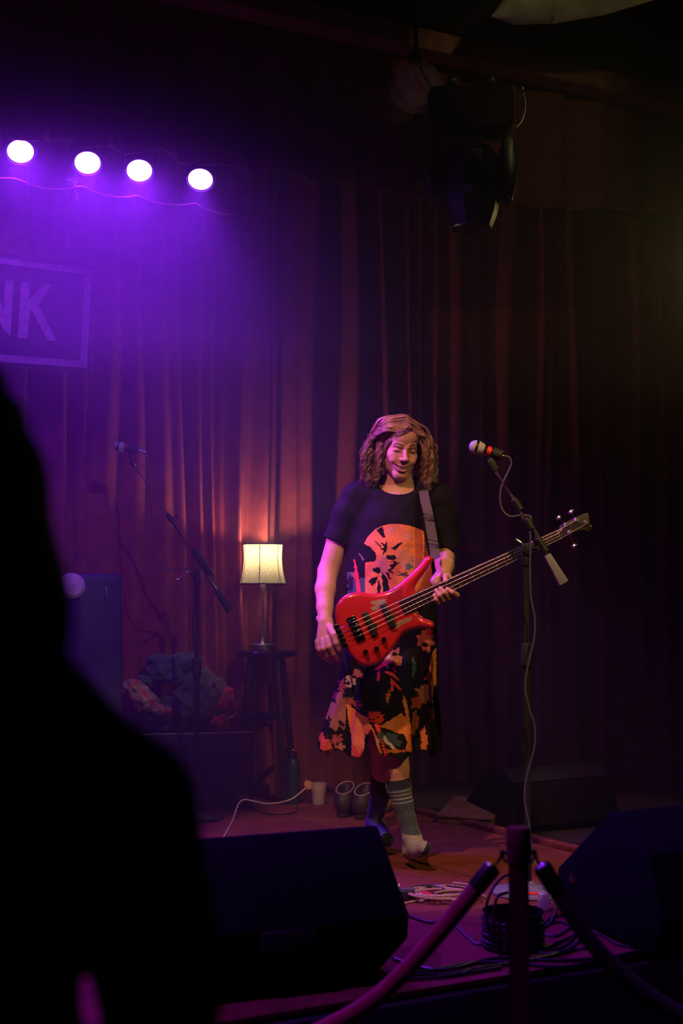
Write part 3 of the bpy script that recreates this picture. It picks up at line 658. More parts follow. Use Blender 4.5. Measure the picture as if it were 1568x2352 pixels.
for i in range(1900):
    cl = 100 + i % 95; CR = np.random.default_rng(cl); left = cl % 5 < 3; u = np.clip(CR.random() + RNG.normal(0, 0.02), 0, 1); v = np.clip(CR.random() ** 0.7 + RNG.normal(0, 0.035), 0, 1)
    jit = lambda s=3.0: CR.normal(0, s * 0.9) + RNG.normal(0, s * 0.28)
    ln = CR.uniform(0.75, 1.0) + RNG.normal(0, 0.04)
    p0 = H(0.012 + RNG.normal(0, 0.004), lerp(0.066, -0.10, u), 0)
    zz = 0.121 - 0.9 * ((p0 - A3(HC)) @ HA)[1] ** 2 * 6 if False else None
    yy = lerp(0.070, -0.09, u); ztop = 0.045 + 0.087 * math.sqrt(max(0.02, 1 - ((yy + 0.026) / 0.098) ** 2))
    root = H(0.012 + RNG.normal(0, 0.005), yy, ztop)
    D = lerp(-0.10, 0.13, u)
    if left:
        mid = H(-0.048 - 0.036 * v, yy * 0.95, 0.045 + 0.060 * math.sqrt(max(0.05, 1 - ((yy + 0.026) / 0.105) ** 2)))
        c = [root, mid, A3(M_(lerp(885, 848, v) + jit(2), 1008 + jit(), D * 0.75)), A3(M_(lerp(881, 836, v) + jit(), 1048 + jit(4), D * 0.8)),
             A3(M_(lerp(874, 831, v) + jit(), 1048 + 36 * ln + jit(4), D * 0.75 + 0.01)), A3(M_(lerp(871, 836, v) + jit(5), 1048 + 64 * ln + jit(5), D * 0.7 + 0.01))]
    else:
        mid = H(0.055 + 0.032 * v, yy * 0.95, 0.040 + 0.055 * math.sqrt(max(0.05, 1 - ((yy + 0.026) / 0.105) ** 2)))
        c = [root, mid, A3(M_(lerp(962, 988, v) + jit(2), 1008 + jit(), D * 0.75)), A3(M_(lerp(965, 994, v) + jit(), 1050 + jit(4), D * 0.8)),
             A3(M_(lerp(960, 997, v) + jit(), 1050 + 38 * ln + jit(4), D * 0.75 + 0.01)), A3(M_(lerp(965, 994, v) + jit(5), 1050 + 70 * ln + jit(5), D * 0.7 + 0.01))]
    add_strand(c, RNG.uniform(0.0011, 0.0022), 0.0105, 1000 + i, CR.uniform(0.55, 1.7) * RNG.uniform(0.65, 1.45), cl)
# a lock swept over the forehead
for i in range(110):
    u = RNG.random()
    c = [H(0.014 + RNG.normal(0, .003), 0.062 + 0.01 * u, 0.103 - 0.01 * u), H(-0.012, 0.084 + RNG.normal(0, .002), 0.088 - 0.012 * u), H(-0.04, 0.074 + RNG.normal(0, .002), 0.072 - 0.028 * u),
         H(-0.062, 0.052, 0.04 - 0.02 * u), H(-0.078, 0.03, -0.01 - 0.03 * u), H(-0.085 + RNG.normal(0, .004), 0.015, -0.07 - 0.04 * u)]
    add_strand(c, RNG.uniform(0.0012, 0.002), 0.006, 5000 + i, RNG.uniform(0.7, 1.5))
for i in range(70):                                   # stray curls at the outline
    left = i % 2; y = RNG.uniform(985, 1110); e = (831 + 26 * max(0, (1030 - y) / 45) if left else 999 - 22 * max(0, (1020 - y) / 40)); s = -1 if left else 1
    c = [A3(M_(e - s * 12, y - 12, RNG.uniform(-.05, .08))), A3(M_(e + s * RNG.uniform(-2, 4), y - 2, 0.01)), A3(M_(e + s * RNG.uniform(0, 6), y + 8, 0.01)), A3(M_(e - s * RNG.uniform(0, 8), y + 16, 0.01))]
    add_strand(c, 0.0011, 0.007, 7000 + i, RNG.uniform(0.7, 1.4))
off = nv; Fs = []
for q, g in zip(strV, strF): Fs.append(g + off); off += len(q)
Va = np.concatenate([Vh] + strV); Fa = np.concatenate([Fh] + Fs); Ca = np.concatenate([np.tile([0.09, 0.045, 0.025], (nv, 1))] + strC)
np_mesh('hair', Va, Fa, hair_m, man, Ca)

# --- the smock: shoulders, sleeves, chest as a shell, skirt as a folded ring
g = Field([0, 0, 0], [0.01, 0.01, 0.01], 0.0032)
lo_g = np.array([M_(726, 1500).x, 5.50, 0.36]); hi_g = np.array([M_(1068, 1500).x, 6.16, 1.56])
def newfield():
    q = Field(lo_g, hi_g, 0.0034); return q
g = newfield()
g.cone(M_(822, 1140, 0.03), M_(900, 1130, 0.03), 0.062, 0.078, 0.03); g.cone(M_(1002, 1143, 0.03), M_(920, 1130, 0.03), 0.060, 0.078, 0.03)
g.ell(M_(908, 1215, 0.03), (0.175, 0.130, 0.18), 0.04)
g.chain([M_(818, 1150, 0.03), M_(800, 1185, 0.03), M_(768, 1262, 0.03)], [0.064, 0.064, 0.064], 0.03)      # sleeves
g.chain([M_(1006, 1152, 0.03), M_(1016, 1190, 0.04), M_(1030, 1285, 0.04)], [0.060, 0.058, 0.058], 0.03)
# body column with folds, z from the chest to the hem
zc = lambda py: M_(900, py).z
sl, (X, Y, W) = g.region(lo_g, hi_g)
zk = np.array([zc(p) for p in (1760, 1700, 1620, 1540, 1480, 1400, 1320, 1250, 1190, 1150)])
cx = np.interp(W, zk, [M_(q, 1500).x for q in (872, 874, 884, 893, 897, 899, 900, 902, 905, 907)])
rx = np.interp(W, zk, [0.245, 0.240, 0.215, 0.195, 0.187, 0.186, 0.188, 0.178, 0.140, 0.05])
ry = np.interp(W, zk, [0.215, 0.212, 0.195, 0.172, 0.155, 0.142, 0.135, 0.126, 0.090, 0.03])
th = np.arctan2((Y - (MY + 0.01)) / ry, (X - cx) / rx)
dn = np.clip((zc(1440) - W) / (zc(1440) - zc(1730)), 0, 1.2)
fold = 0.055 * dn * np.sin(7 * th + 0.9 + 0.8 * np.sin(2 * th)) + 0.05 * dn * np.sin(12 * th + 2.0 + 1.5 * dn) + 0.008 * np.sin(5 * th + 9 * W)
# a deep valley between the front panel and the flying side pieces
fold = fold - 0.20 * dn * np.exp(-((th + 2.30) / 0.16) ** 2) - 0.22 * dn * np.exp(-((th + 0.80) / 0.15) ** 2)
rad = np.sqrt(((X - cx) / rx) ** 2 + ((Y - (MY + 0.01)) / ry) ** 2)
dcol = (rad - 1 - fold) * np.minimum(rx, ry) * 0.9
hem = zc(1724) + 0.014 * np.sin(7 * th + 0.9) + 0.006 * np.sin(17 * th) + 0.085 * np.exp(-((X - M_(850, 1500, -0.15).x) / 0.022) ** 2) * (Y < MY)
dcol = np.maximum(dcol, W - zc(1152))
g.blend(sl, np.broadcast_to(dcol, g.D.shape), 0.03)
D0 = g.D
shell = np.maximum(D0, -(D0 + 0.0085))
hcut = hem - W + 0 * D0
shell = np.maximum(shell, hcut)
# sleeve openings: keep the part above a slanted plane
def plane(p, n): n = np.array(n, float) / np.linalg.norm(n); p = A3(p); return (X - p[0]) * n[0] + (Y - p[1]) * n[1] + (W - p[2]) * n[2]
ltip, lbot = M_(738, 1231, 0.03), M_(802, 1257, 0.03)
nL = np.cross(A3(lbot) - A3(ltip), [0, 1, 0]); nL = nL * (1 if nL[2] < 0 else -1)
rtip, rbot = M_(1056, 1256, 0.03), M_(1004, 1279, 0.03)
nR = np.cross(A3(rbot) - A3(rtip), [0, 1, 0]); nR = nR * (1 if nR[2] < 0 else -1)
cutL = np.minimum(np.minimum(plane(ltip, nL), M_(796, 1260).x - X), W - zc(1345))                  # >0 where the sleeve must end
cutR = np.minimum(np.minimum(plane(rtip, nR), X - M_(1006, 1260).x), W - zc(1360))
shell = np.maximum(shell, np.maximum(cutL, cutR) + 0 * D0)
# neckline: an elliptical hole
nk = A3(M_(913, 1112, -0.01)); e = 1 - np.sqrt(((X - nk[0]) / 0.078) ** 2 + ((Y - nk[1]) / 0.105) ** 2 + ((W - nk[2]) / 0.052) ** 2)
shell = np.maximum(shell, e * 0.05 + 0 * D0)
g.D = shell.astype(np.float32)
Vd, Fd = g.mesh(); Vd = relax(Vd, Fd, 2)
def subdivide(Vv, Ff):
    a = Ff; b = np.roll(Ff, -1, 1); e = np.sort(np.stack([a, b], -1).reshape(-1, 2), 1); key = e[:, 0].astype(np.int64) * (len(Vv) + 1) + e[:, 1]
    uq, first, inv = np.unique(key, return_index=True, return_inverse=True); n = len(Vv)
    mid = (Vv[e[first, 0]] + Vv[e[first, 1]]) / 2; cen = Vv[Ff].mean(1)
    ei = inv.reshape(-1, 4) + n; ci = np.arange(len(Ff)) + n + len(uq)
    Fn = np.concatenate([np.stack([Ff[:, k], ei[:, k], ci, ei[:, k - 1]], 1) for k in range(4)])
    return np.concatenate([Vv, mid, cen]), Fn
Vd, Fd = subdivide(Vd, Fd)
# small cloth creases
nrm = np.zeros_like(Vd); q0 = Vd[Fd[:, 0]]; fn = np.cross(Vd[Fd[:, 2]] - q0, Vd[Fd[:, 3]] - Vd[Fd[:, 1]])
for j in range(4): np.add.at(nrm, Fd[:, j], fn)
nrm /= np.linalg.norm(nrm, axis=1)[:, None] + 1e-9
cr = wob(Vd[:, 0] + 0.6 * Vd[:, 2], Vd[:, 2] - 0.4 * Vd[:, 0] + Vd[:, 1], 17) * 0.0035 + wob(Vd[:, 0], Vd[:, 2] * 0.6, 34, 2) * 0.0015
Vd += np.array([0, -1, 0]) * cr[:, None]
# printed pattern, drawn in the garment's own front plane (millimetre-scale coordinates u = px, v = py of that plane)
t_ = (MY - 0.1) / np.maximum(Vd[:, 1], 1)
k_ = FPX * math.cos(PITCH)
def proj(Vv):
    # orthographic plane coordinates of the cloth, expressed on the scale of the player's own plane
    sc = FPX / (MY - 0.1)
    return 784 + Vv[:, 0] * sc * 1.0, 1360 - (Vv[:, 2] - CAMZ) * sc
gu, gv = proj(Vd)
wu = gu + 1.6 * wob(gu, gv, 0.35) + 0.8 * wob(gu, gv, 1.1, 3); wv = gv + 1.6 * wob(gu, gv, 0.33, 5) + 0.8 * wob(gu, gv, 1.0, 1)
BLK, ORG, RST, PNK, RED, TEA, CRM, DRD = [np.array(c) for c in ((0.008, 0.0075, 0.010), (0.72, 0.22, 0.055), (0.42, 0.10, 0.05), (0.55, 0.21, 0.15), (0.75, 0.05, 0.045), (0.05, 0.09, 0.10), (0.55, 0.42, 0.30), (0.22, 0.045, 0.035))]
cd = np.tile(BLK, (len(Vd), 1)).astype(float)
def paint(poly, c, soft=None): cd[in_poly(wu, wv, poly)] = c
front = Vd[:, 1] < MY + 0.02
def blob(cx_, cy_, rx_, ry_, c, rot=0.0, rag=0.25, n=6, mask=None, seed=0.0):
    a = math.radians(rot); dx = (wu - cx_) * math.cos(a) + (wv - cy_) * math.sin(a); dy = -(wu - cx_) * math.sin(a) + (wv - cy_) * math.cos(a)
    an = np.arctan2(dy / ry_, dx / rx_); r = np.hypot(dx / rx_, dy / ry_)
    m_ = r < 1 + rag * np.sin(n * an + seed) * np.sin(1.7 * an + seed * 2)
    if mask is not None: m_ &= mask
    cd[m_] = c
TOP = front & (gv < 1385)
arch = [(835.7, 1248.7), (844.5, 1232.5), (862, 1215), (879.7, 1207), (897, 1203.6), (919, 1204), (941, 1207.6), (959, 1213), (974, 1220), (978, 1250), (990, 1290), (996, 1340), (998, 1372), (838, 1372), (838, 1293), (834, 1270)]
def fp(poly, c, mask=None):
    m_ = in_poly(wu, wv, poly) & (front if mask is None else mask); cd[m_] = c
    return m_
m_ = in_poly(gu, gv, arch) & TOP; cd[m_] = ORG
arch_m = m_.copy()
shade = 0.5 + 0.5 * wob(gu, gv, 0.09, 2); cd[m_] = (ORG[None] * (1 - 0.55 * shade[m_, None]) + RST[None] * 0.55 * shade[m_, None] + PNK[None] * 0.12)
blob(937, 1232, 12, 6, PNK * 1.15, -10, 0.3, 5, arch_m); blob(944, 1284, 33, 26, PNK, 20, 0.25, 5, arch_m, 1); blob(958, 1270, 17, 11, ORG, 25, 0.2, 4, arch_m, 2)
blob(948, 1253, 20, 4, ORG * 0.85, 5, 0.3, 5, arch_m); blob(880, 1300, 12, 22, PNK * 0.9, 0, 0.3, 5, arch_m, 3); blob(900, 1218, 7, 8, PNK * 1.1, 0, 0.3, 4, arch_m)
fp([(835, 1249), (850, 1256), (862, 1270), (864, 1283), (860, 1289), (838, 1293), (828, 1270)], BLK)
fp([(974, 1218), (984, 1240), (990, 1290), (973, 1282), (975, 1250)], DRD, arch_m)
for p_ in ([(863, 1216), (879, 1210), (884, 1234), (880, 1236)], [(860, 1243), (862, 1242), (876, 1257), (874, 1258)], [(873, 1246), (884, 1250), (887, 1241), (889, 1256), (887, 1266), (878, 1277), (880, 1264), (871, 1262), (882, 1257)],
           [(896, 1262), (905, 1256), (920, 1245), (924, 1247), (913, 1258), (906, 1266), (903, 1262)], [(885, 1280), (890, 1275), (906, 1276), (911, 1283), (905, 1287), (893, 1287)],
           [(892, 1290), (909, 1288), (914, 1285), (908, 1292), (893, 1291)], [(893, 1299), (906, 1292), (919, 1291), (910, 1298), (904, 1304), (895, 1304)], [(890, 1307), (901, 1304), (907, 1305), (902, 1308), (893, 1312)],
           [(889, 1309), (901, 1313), (904, 1318), (893, 1316)], [(855, 1305), (870, 1303), (875, 1310), (870, 1318), (856, 1312)], [(875, 1312), (880, 1318), (889, 1330), (893, 1352), (888, 1372), (880, 1372), (878, 1345)],
           [(884, 1313), (891, 1316), (898, 1330), (893, 1332)], [(845, 1335), (858, 1325), (866, 1327), (862, 1340), (855, 1346)], [(868, 1330), (874, 1345), (872, 1372), (864, 1372)]): fp(p_, BLK, arch_m)
blob(938, 1302, 9, 7, TEA * 1.6, 0, 0.4, 5, arch_m); blob(925, 1320, 12, 5, BLK * 2 + 0.05, 10, 0.6, 7, arch_m)
blob(815, 1345, 24, 32, TEA, 0, 0.4, 5, TOP & (gu < 838)); blob(812, 1322, 9, 8, PNK * 0.6, 0, 0.4, 5, TOP & (gu < 838)); blob(806, 1340, 5, 22, BLK * 2, 0, 0.3, 4, TOP & (gu < 838))
fp([(812, 1284), (815, 1284), (823, 1320), (830, 1372), (820, 1372)], RED, TOP); fp([(822, 1270), (825, 1270), (836, 1285), (834, 1288)], CRM * 0.4, TOP)
blob(985, 1352, 14, 22, ORG * 0.8, 0, 0.3, 4, front); blob(1000, 1330, 5, 16, BLK, 0, 0.2, 3, front)
# skirt
LOW = (gv > 1440)
FR = LOW & front & (gu > 788) & (gu < 944)
blob(898, 1512, 22, 24, PNK * 0.75, 10, 0.3, 7, FR); blob(897, 1527, 7, 6, BLK, 0, 0.2, 4, FR); blob(905, 1500, 6, 5, BLK, 0, 0.3, 4, FR); blob(890, 1506, 4, 5, CRM, 0, 0.3, 4, FR); blob(908, 1520, 4, 9, ORG, 10, 0.3, 4, FR)
for p_ in ([(882, 1537), (897, 1540), (912, 1554), (914, 1560), (896, 1548), (884, 1543)], [(893, 1553), (900, 1558), (920, 1580), (918, 1583), (902, 1568)], [(895, 1557), (901, 1559), (901, 1583), (896, 1586)], [(865, 1540), (871, 1538), (870, 1560), (864, 1562)], [(858, 1534), (884, 1517), (886, 1524), (862, 1538)]): fp(p_, RED, FR)
blob(804, 1564, 12, 13, CRM * 0.9 + PNK * 0.1, 0, 0.3, 5, FR); blob(800, 1568, 3.5, 6, BLK, 30, 0.3, 4, FR); blob(822, 1546, 14, 8, PNK * 0.8, 20, 0.4, 5, FR); blob(805, 1610, 22, 8, RST * 0.7, 15, 0.7, 9, FR)
blob(889, 1595, 4, 13, ORG * 0.6, 8, 0.5, 6, FR)
fp([(795, 1614), (817, 1628), (827.5, 1639), (835, 1680), (836, 1732), (806, 1732), (807, 1692), (800, 1654)], ORG, FR); fp([(808, 1700), (812, 1732), (836, 1732), (830, 1708), (824, 1722), (818, 1712)], RED * 0.8 + ORG * 0.2, FR)
fp([(817, 1628), (843, 1644), (858, 1672), (868, 1695), (878, 1735), (866, 1735), (856, 1700), (846, 1680), (838, 1676), (835, 1690), (827, 1639)], RST * 1.25, FR)
blob(861, 1641, 18, 13, RED, 15, 0.25, 11, FR); blob(866, 1640, 3, 2, BLK, 0, 0, 4, FR); blob(857, 1645, 2.5, 2, BLK, 0, 0, 4, FR); fp([(858, 1655), (868, 1655), (876, 1690), (871, 1692)], RED, FR)
for y in range(1694, 1730, 7): fp([(872 + (y - 1694) * .25, y), (879 + (y - 1694) * .25, y), (880 + (y - 1694) * .25, y + 5), (873 + (y - 1694) * .25, y + 5)], RED, FR)
fp([(869.6, 1660), (900, 1643), (919, 1632), (930, 1644), (937, 1667), (944, 1713), (944, 1722), (928, 1716), (932, 1695), (924.5, 1680), (899, 1672)], ORG, FR); blob(893, 1656, 11, 4, PNK * 1.2, 10, 0.3, 5, FR)
blob(893, 1690, 26, 14, TEA * 0.7, 25, 0.3, 6, FR); fp([(876, 1682), (884, 1682), (888, 1694), (898, 1700), (910, 1720), (903, 1718), (892, 1704), (880, 1696)], CRM * 0.8 + TEA, FR); blob(865, 1695, 4, 8, CRM * .6, 0, .3, 5, FR)
fp([(924, 1590), (932, 1610), (940, 1660), (944, 1690), (936, 1668), (929, 1642), (926, 1620), (922, 1612)], ORG * 0.9, FR); blob(905, 1716, 26, 4, ORG * 0.5, 0, 0.3, 5, FR)
# right side piece and left side piece
RS = LOW & (gu >= 940); LS = LOW & (gu <= 794)
blob(978, 1470, 20, 24, RST * 1.3, 0, 0.3, 6, RS); blob(975, 1480, 9, 5, BLK, 20, 0.3, 5, RS); blob(985, 1452, 9, 8, RED * 0.7, 0, .3, 5, RS); blob(950, 1475, 8, 18, BLK, 0, 0.2, 4, RS)
fp([(1004, 1488), (992, 1500), (984, 1540), (972, 1560), (984, 1562), (978, 1580), (992, 1590), (1004, 1570)], ORG * 0.85 + PNK * 0.2, RS); blob(975, 1592, 22, 20, PNK * 0.55, 0, 0.4, 9, RS); blob(955, 1610, 14, 14, DRD * 1.4, 0, .3, 7, RS)
blob(950, 1655, 9, 26, RST * 0.7, 5, 0.3, 5, RS); blob(971, 1695, 8, 26, ORG * 0.8, -4, 0.35, 7, RS); blob(990, 1640, 7, 16, DRD, 0, .4, 5, RS); blob(948, 1530, 5, 22, TEA, 0, .4, 5, RS)
blob(776, 1632, 27, 42, PNK * 0.62, 8, 0.18, 9, LS); blob(764, 1612, 7, 4, BLK, 0, 0.3, 4, LS); blob(784, 1660, 8, 5, BLK, 40, 0.3, 4, LS); blob(757, 1652, 4, 5, BLK, 0, .3, 4, LS)
blob(747, 1712, 14, 24, RED * 0.55 + ORG * 0.3, -20, 0.25, 5, LS); blob(770, 1695, 16, 10, DRD * 1.5, 0, 0.6, 9, LS); blob(758, 1688, 5, 10, BLK, 0, 0.3, 4, LS); blob(784, 1575, 10, 14, DRD * 1.3, 0, .5, 7, LS); blob(782, 1712, 10, 7, PNK * .7, 0, .5, 6, LS)
smock_m = mat('printed smock cloth', (0.5, 0.5, 0.5), 0.8, attr='tint', noise=(90, 0.12), bump=(500, 0.2, 0.001), spec=0.12)
np_mesh('smock', Vd, Fd, smock_m, man, cd)

# --- socks: slightly larger shells over the lower legs
def sock(name, pts, rr, bands, lab):
    q = Field(np.min([A3(p) for p in pts], 0) - 0.09, np.max([A3(p) for p in pts], 0) + 0.09, 0.0032)
    segs = pts
    q.chain([A3(p) for p in pts[:-0 or None]], rr, 0.014)
    top = A3(pts[0]); d = A3(pts[1]) - top; d /= np.linalg.norm(d)
    sl, (X, Y, W) = q.region(q.lo, q.lo + q.h * q.n)
    q.D = np.maximum(q.D, -((X - top[0]) * d[0] + (Y - top[1]) * d[1] + (W - top[2]) * d[2])).astype(np.float32)
    q.D = np.maximum(q.D, -(W - 0.0015) + 0 * q.D).astype(np.float32)
    v, fc = q.mesh(); v = relax(v, fc, 1); v, fc = subdivide(v, fc)
    along = (v - top) @ d
    base = np.tile([0.055, 0.075, 0.115], (len(v), 1)); base *= (1 + 0.18 * np.sin(v[:, 2] * 900)[:, None])
    for a0, a1, c in bands: base[(along > a0) & (along < a1)] = c
    return v, fc, base, along
sock_m = mat('knitted sock', (0.1, 0.1, 0.15), 0.95, attr='tint', noise=(140, 0.25), bump=(300, 0.4, 0.002), sheen=0.2, spec=0.1)
NAVY = np.array([0.022, 0.028, 0.06]); PALE = np.array([0.33, 0.36, 0.40]); GREY = np.array([0.30, 0.31, 0.30])
bands = [(-1, 0.035, NAVY)] + [(0.042 + 0.015 * i, 0.046 + 0.015 * i, PALE) for i in range(4)]
fp_ = [M_(913, 1788, -0.097), M_(916, 1808, -0.096), M_(925, 1845, -0.105), M_(935, 1882, -0.12), M_(945, 1918, -0.14), M_(941, 1955, -0.11), M_(948, 1955, -0.16), M_(957, 1948, -0.20), M_(947, 1926, -0.155), M_(957, 1948, -0.20), M_(974, 1947, -0.245)]
v, fc, base, al = sock('sock', fp_, [0.0510, 0.0485, 0.0395, 0.034, 0.034, 0.0285, 0.0285, 0.032, 0.034, 0.0320, 0.0265], bands, None)
fr = (M_(940, 1900, 0).z - v[:, 2]); base[(fr > 0) ] = GREY * 1.0
solem = (v[:, 2] < 0.024) | (v[:, 0] > M_(962, 1950, -0.2).x + 0.5 * (v[:, 2] - 0.06)); base[solem & (fr > 0.0)] = NAVY * 0.9
np_mesh('sock', v, fc, sock_m, man, base, label='grey-footed navy sock with pale rings, on the stepping foot')
bk = [M_(878, 1766, 0.11), M_(875, 1815, 0.17), M_(864, 1862, 0.24), M_(860, 1888, 0.27), M_(856, 1914, 0.322), M_(863, 1893, 0.25), M_(876, 1918, 0.18), M_(890, 1930, 0.115)]
bands2 = [(-1, 0.012, NAVY)] + [(0.014 + 0.012 * i, 0.018 + 0.012 * i, PALE * 0.8) for i in range(4)]
v, fc, base, al = sock('sock', bk, [0.0490, 0.0450, 0.0345, 0.0355, 0.0315, 0.0355, 0.0315, 0.0265], bands2, None)
low = (M_(866, 1850, 0.24).z - v[:, 2]) > 0; base[low] = np.array([0.10, 0.10, 0.24]) * (1 + 0.15 * np.sin(v[low, 2] * 1100)[:, None])
toe = (v[:, 1] < MY + 0.125); base[toe] = NAVY; base[(np.abs(v[:, 1] - (MY + 0.128)) < 0.004) & low] = PALE
np_mesh('sock', v, fc, sock_m, man, base, label='blue-grey sock on the rear foot')

# ================================================================== the bass
bass = thing('electric_bass', 'glossy red four-string electric bass with black hardware held by the man', 'bass guitar', P(880, 1430, BY + 0.03))
zb = lambda x, y: (740 + x / 4.612, 1250 + y / 4.612)
outl = [(135, 700), (150, 640), (200, 570), (280, 522), (400, 505), (520, 520), (610, 513), (700, 490), (790, 440), (870, 372), (950, 300), (1020, 228), (1075, 158), (1105, 130), (1145, 122), (1170, 142), (1170, 180), (1145, 230), (1095, 300), (1040, 365), (1002, 420), (985, 460), (990, 500), (1010, 540), (1010, 640), (1000, 700),
        (1020, 722), (1045, 755), (1080, 782), (1130, 800), (1172, 822), (1190, 855), (1180, 888), (1140, 903), (1060, 893), (980, 905), (900, 928), (850, 962), (815, 1015), (770, 1085), (700, 1175), (640, 1235), (560, 1285), (480, 1300), (400, 1282), (330, 1222), (260, 1135), (205, 1045), (165, 950), (145, 860), (133, 770)]
ol = closed_spline([zb(*q) for q in outl], 4)
P3 = [P(x, y, BY) for x, y in ol]; poly = [(p.x, p.z) for p in P3]
lo_b = np.array([min(p[0] for p in poly) - 0.03, BY - 0.03, min(p[1] for p in poly) - 0.03]); hi_b = np.array([max(p[0] for p in poly) + 0.03, BY + 0.055, max(p[1] for p in poly) + 0.03])
bf = Field(lo_b, hi_b, 0.0022)
gx = lo_b[0] + bf.h * np.arange(bf.n[0]); gz = lo_b[2] + bf.h * np.arange(bf.n[2]); GX, GZ = np.meshgrid(gx, gz, indexing='ij')
dist = np.full(GX.shape, 9.0)
for i in range(len(poly)):
    x1, z1 = poly[i]; x2, z2 = poly[(i + 1) % len(poly)]; ex, ez = x2 - x1, z2 - z1
    t_ = np.clip(((GX - x1) * ex + (GZ - z1) * ez) / (ex * ex + ez * ez + 1e-12), 0, 1); dist = np.minimum(dist, np.hypot(GX - x1 - t_ * ex, GZ - z1 - t_ * ez))
sd = np.where(in_poly(GX, GZ, poly), -dist, dist)
gy = lo_b[1] + bf.h * np.arange(bf.n[1])
half, rnd = 0.0205, 0.018
yc = BY + 0.0205
# top surface gently arched: thickness thins towards the rim and the horns
arc = 0.006 * np.clip(1 + sd / 0.06, 0, 1) ** 2
q1 = sd[:, None, :] + rnd; q2 = np.abs(gy[None, :, None] - yc) - (half - arc[:, None, :]) + rnd
bf.D = (np.sqrt(np.maximum(q1, 0) ** 2 + np.maximum(q2, 0) ** 2) + np.minimum(np.maximum(q1, q2), 0) - rnd).astype(np.float32)
v, fc = bf.mesh(); v = relax(v, fc, 2)
bu = 784 + v[:, 0] * FPX / BY; bv = 1360 - (v[:, 2] - CAMZ) * FPX / BY
zu = (bu - 740) * 4.612; zv = (bv - 1250) * 4.612
REDB = np.array([0.55, 0.022, 0.038]); cb = np.tile(REDB, (len(v), 1))
ax_ = (zu * math.cos(math.radians(-25)) + zv * math.sin(math.radians(-25))); ay_ = (-zu * math.sin(math.radians(-25)) + zv * math.cos(math.radians(-25)))
cb *= (1 + 0.10 * wob(ax_ * 0.2, ay_ * 3, 0.06))[:, None]
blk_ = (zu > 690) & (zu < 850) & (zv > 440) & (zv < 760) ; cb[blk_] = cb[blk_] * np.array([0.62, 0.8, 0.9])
wzu = zu + 9 * wob(zu, zv, 0.05); wzv = zv + 9 * wob(zu, zv, 0.06, 2)
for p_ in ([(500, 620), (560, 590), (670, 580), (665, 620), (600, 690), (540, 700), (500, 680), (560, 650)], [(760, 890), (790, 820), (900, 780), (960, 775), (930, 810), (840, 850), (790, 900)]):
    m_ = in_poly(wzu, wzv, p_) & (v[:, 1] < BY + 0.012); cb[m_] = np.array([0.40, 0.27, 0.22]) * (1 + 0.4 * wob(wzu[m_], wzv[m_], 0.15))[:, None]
red_gloss = mat('red gloss lacquer', (0.5, 0.02, 0.02), 0.22, attr='tint', noise=(5, 0.1), coat=0.8)
np_mesh('bass_body', v, fc, red_gloss, bass, cb)
# neck axis: bridge end -> nut
A_ = Vector(P(*zb(240, 950), BY)); N_ = Vector(P(1281, 1229, BY))
ax = (N_ - A_).normalized(); pn = Vector((0, -1, 0)); cr_ = ax.cross(pn).normalized()       # pn towards the camera
if cr_.z < 0: cr_ = -cr_
def BL(t, s, h=0.0): return A_ + ax * t + cr_ * s + pn * h
LN = (N_ - A_).length
tb = (Vector(P(*zb(850, 668), BY)) - A_).dot(ax)               # body end of the fretboard
def wat(t): return 0.5 * (0.058 + (0.040 - 0.058) * (t - tb) / (LN - tb))
maple = mat('dark wenge neck', (0.07, 0.028, 0.02), 0.4, noise=(30, 0.3)); fb_m = mat('dark fretboard', (0.022, 0.013, 0.012), 0.35, noise=(60, 0.35))
m = MB(); vs = []; nn = 10; TS = [tb - 0.0, tb + 0.08, LN * 0.75, LN]
for t in TS:
    for k in range(nn):
        a = PI * k / (nn - 1); vs.append(BL(t, wat(t) * math.cos(a), -0.002 - 0.021 * math.sin(a)))
fs = [(i * nn + k, i * nn + k + 1, (i + 1) * nn + k + 1, (i + 1) * nn + k) for i in range(len(TS) - 1) for k in range(nn - 1)] + [(i * nn, (i + 1) * nn, (i + 1) * nn + nn - 1, i * nn + nn - 1) for i in range(len(TS) - 1)] + [tuple(range(nn)), tuple(range((len(TS) - 1) * nn, len(TS) * nn))]
m.add(vs, fs); m.build('neck', maple, bass)
m = MB(); m.prism([BL(tb - 0.004, wat(tb), 0.0), BL(LN, wat(LN), 0.0), BL(LN, -wat(LN), 0.0), BL(tb - 0.004, -wat(tb), 0.0)], pn * 0.006); m.build('fretboard', fb_m, bass, bevel=0.001)
brass = mat('brass frets', (0.80, 0.60, 0.38), 0.28, 1.0, noise=(90, 0.05))
for i in range(1, 25):
    t = LN - LN * (1 - 2 ** (-i / 12))
    if t < tb + 0.002: break
    t2 = t
    fret_m = MB(); fret_m.tube([BL(t2, wat(t2) + 0.001, 0.0065), BL(t2, 0, 0.0078), BL(t2, -wat(t2) - 0.001, 0.0065)], 0.0010, 6); fret_m.build('fret', brass, bass)
m = MB(); m.box(BL(LN + 0.002, 0, 0.006), (0.005, 0.041, 0.008), (ax, cr_, pn)); m.build('nut', brass, bass, bevel=0.001)
hs = [(1281, 1219), (1289, 1205), (1300, 1199), (1322, 1188), (1342, 1179), (1351, 1178), (1354, 1196), (1358, 1216), (1352, 1222), (1338, 1218), (1318, 1222), (1298, 1226), (1287, 1240)]
m = MB(); m.prism([P(x, y, BY + 0.004) for x, y in hs], Vector((0, 0.016, 0))); m.build('headstock', mat('dark headstock', (0.028, 0.024, 0.026), 0.45, noise=(20, .2)), bass, bevel=0.003)
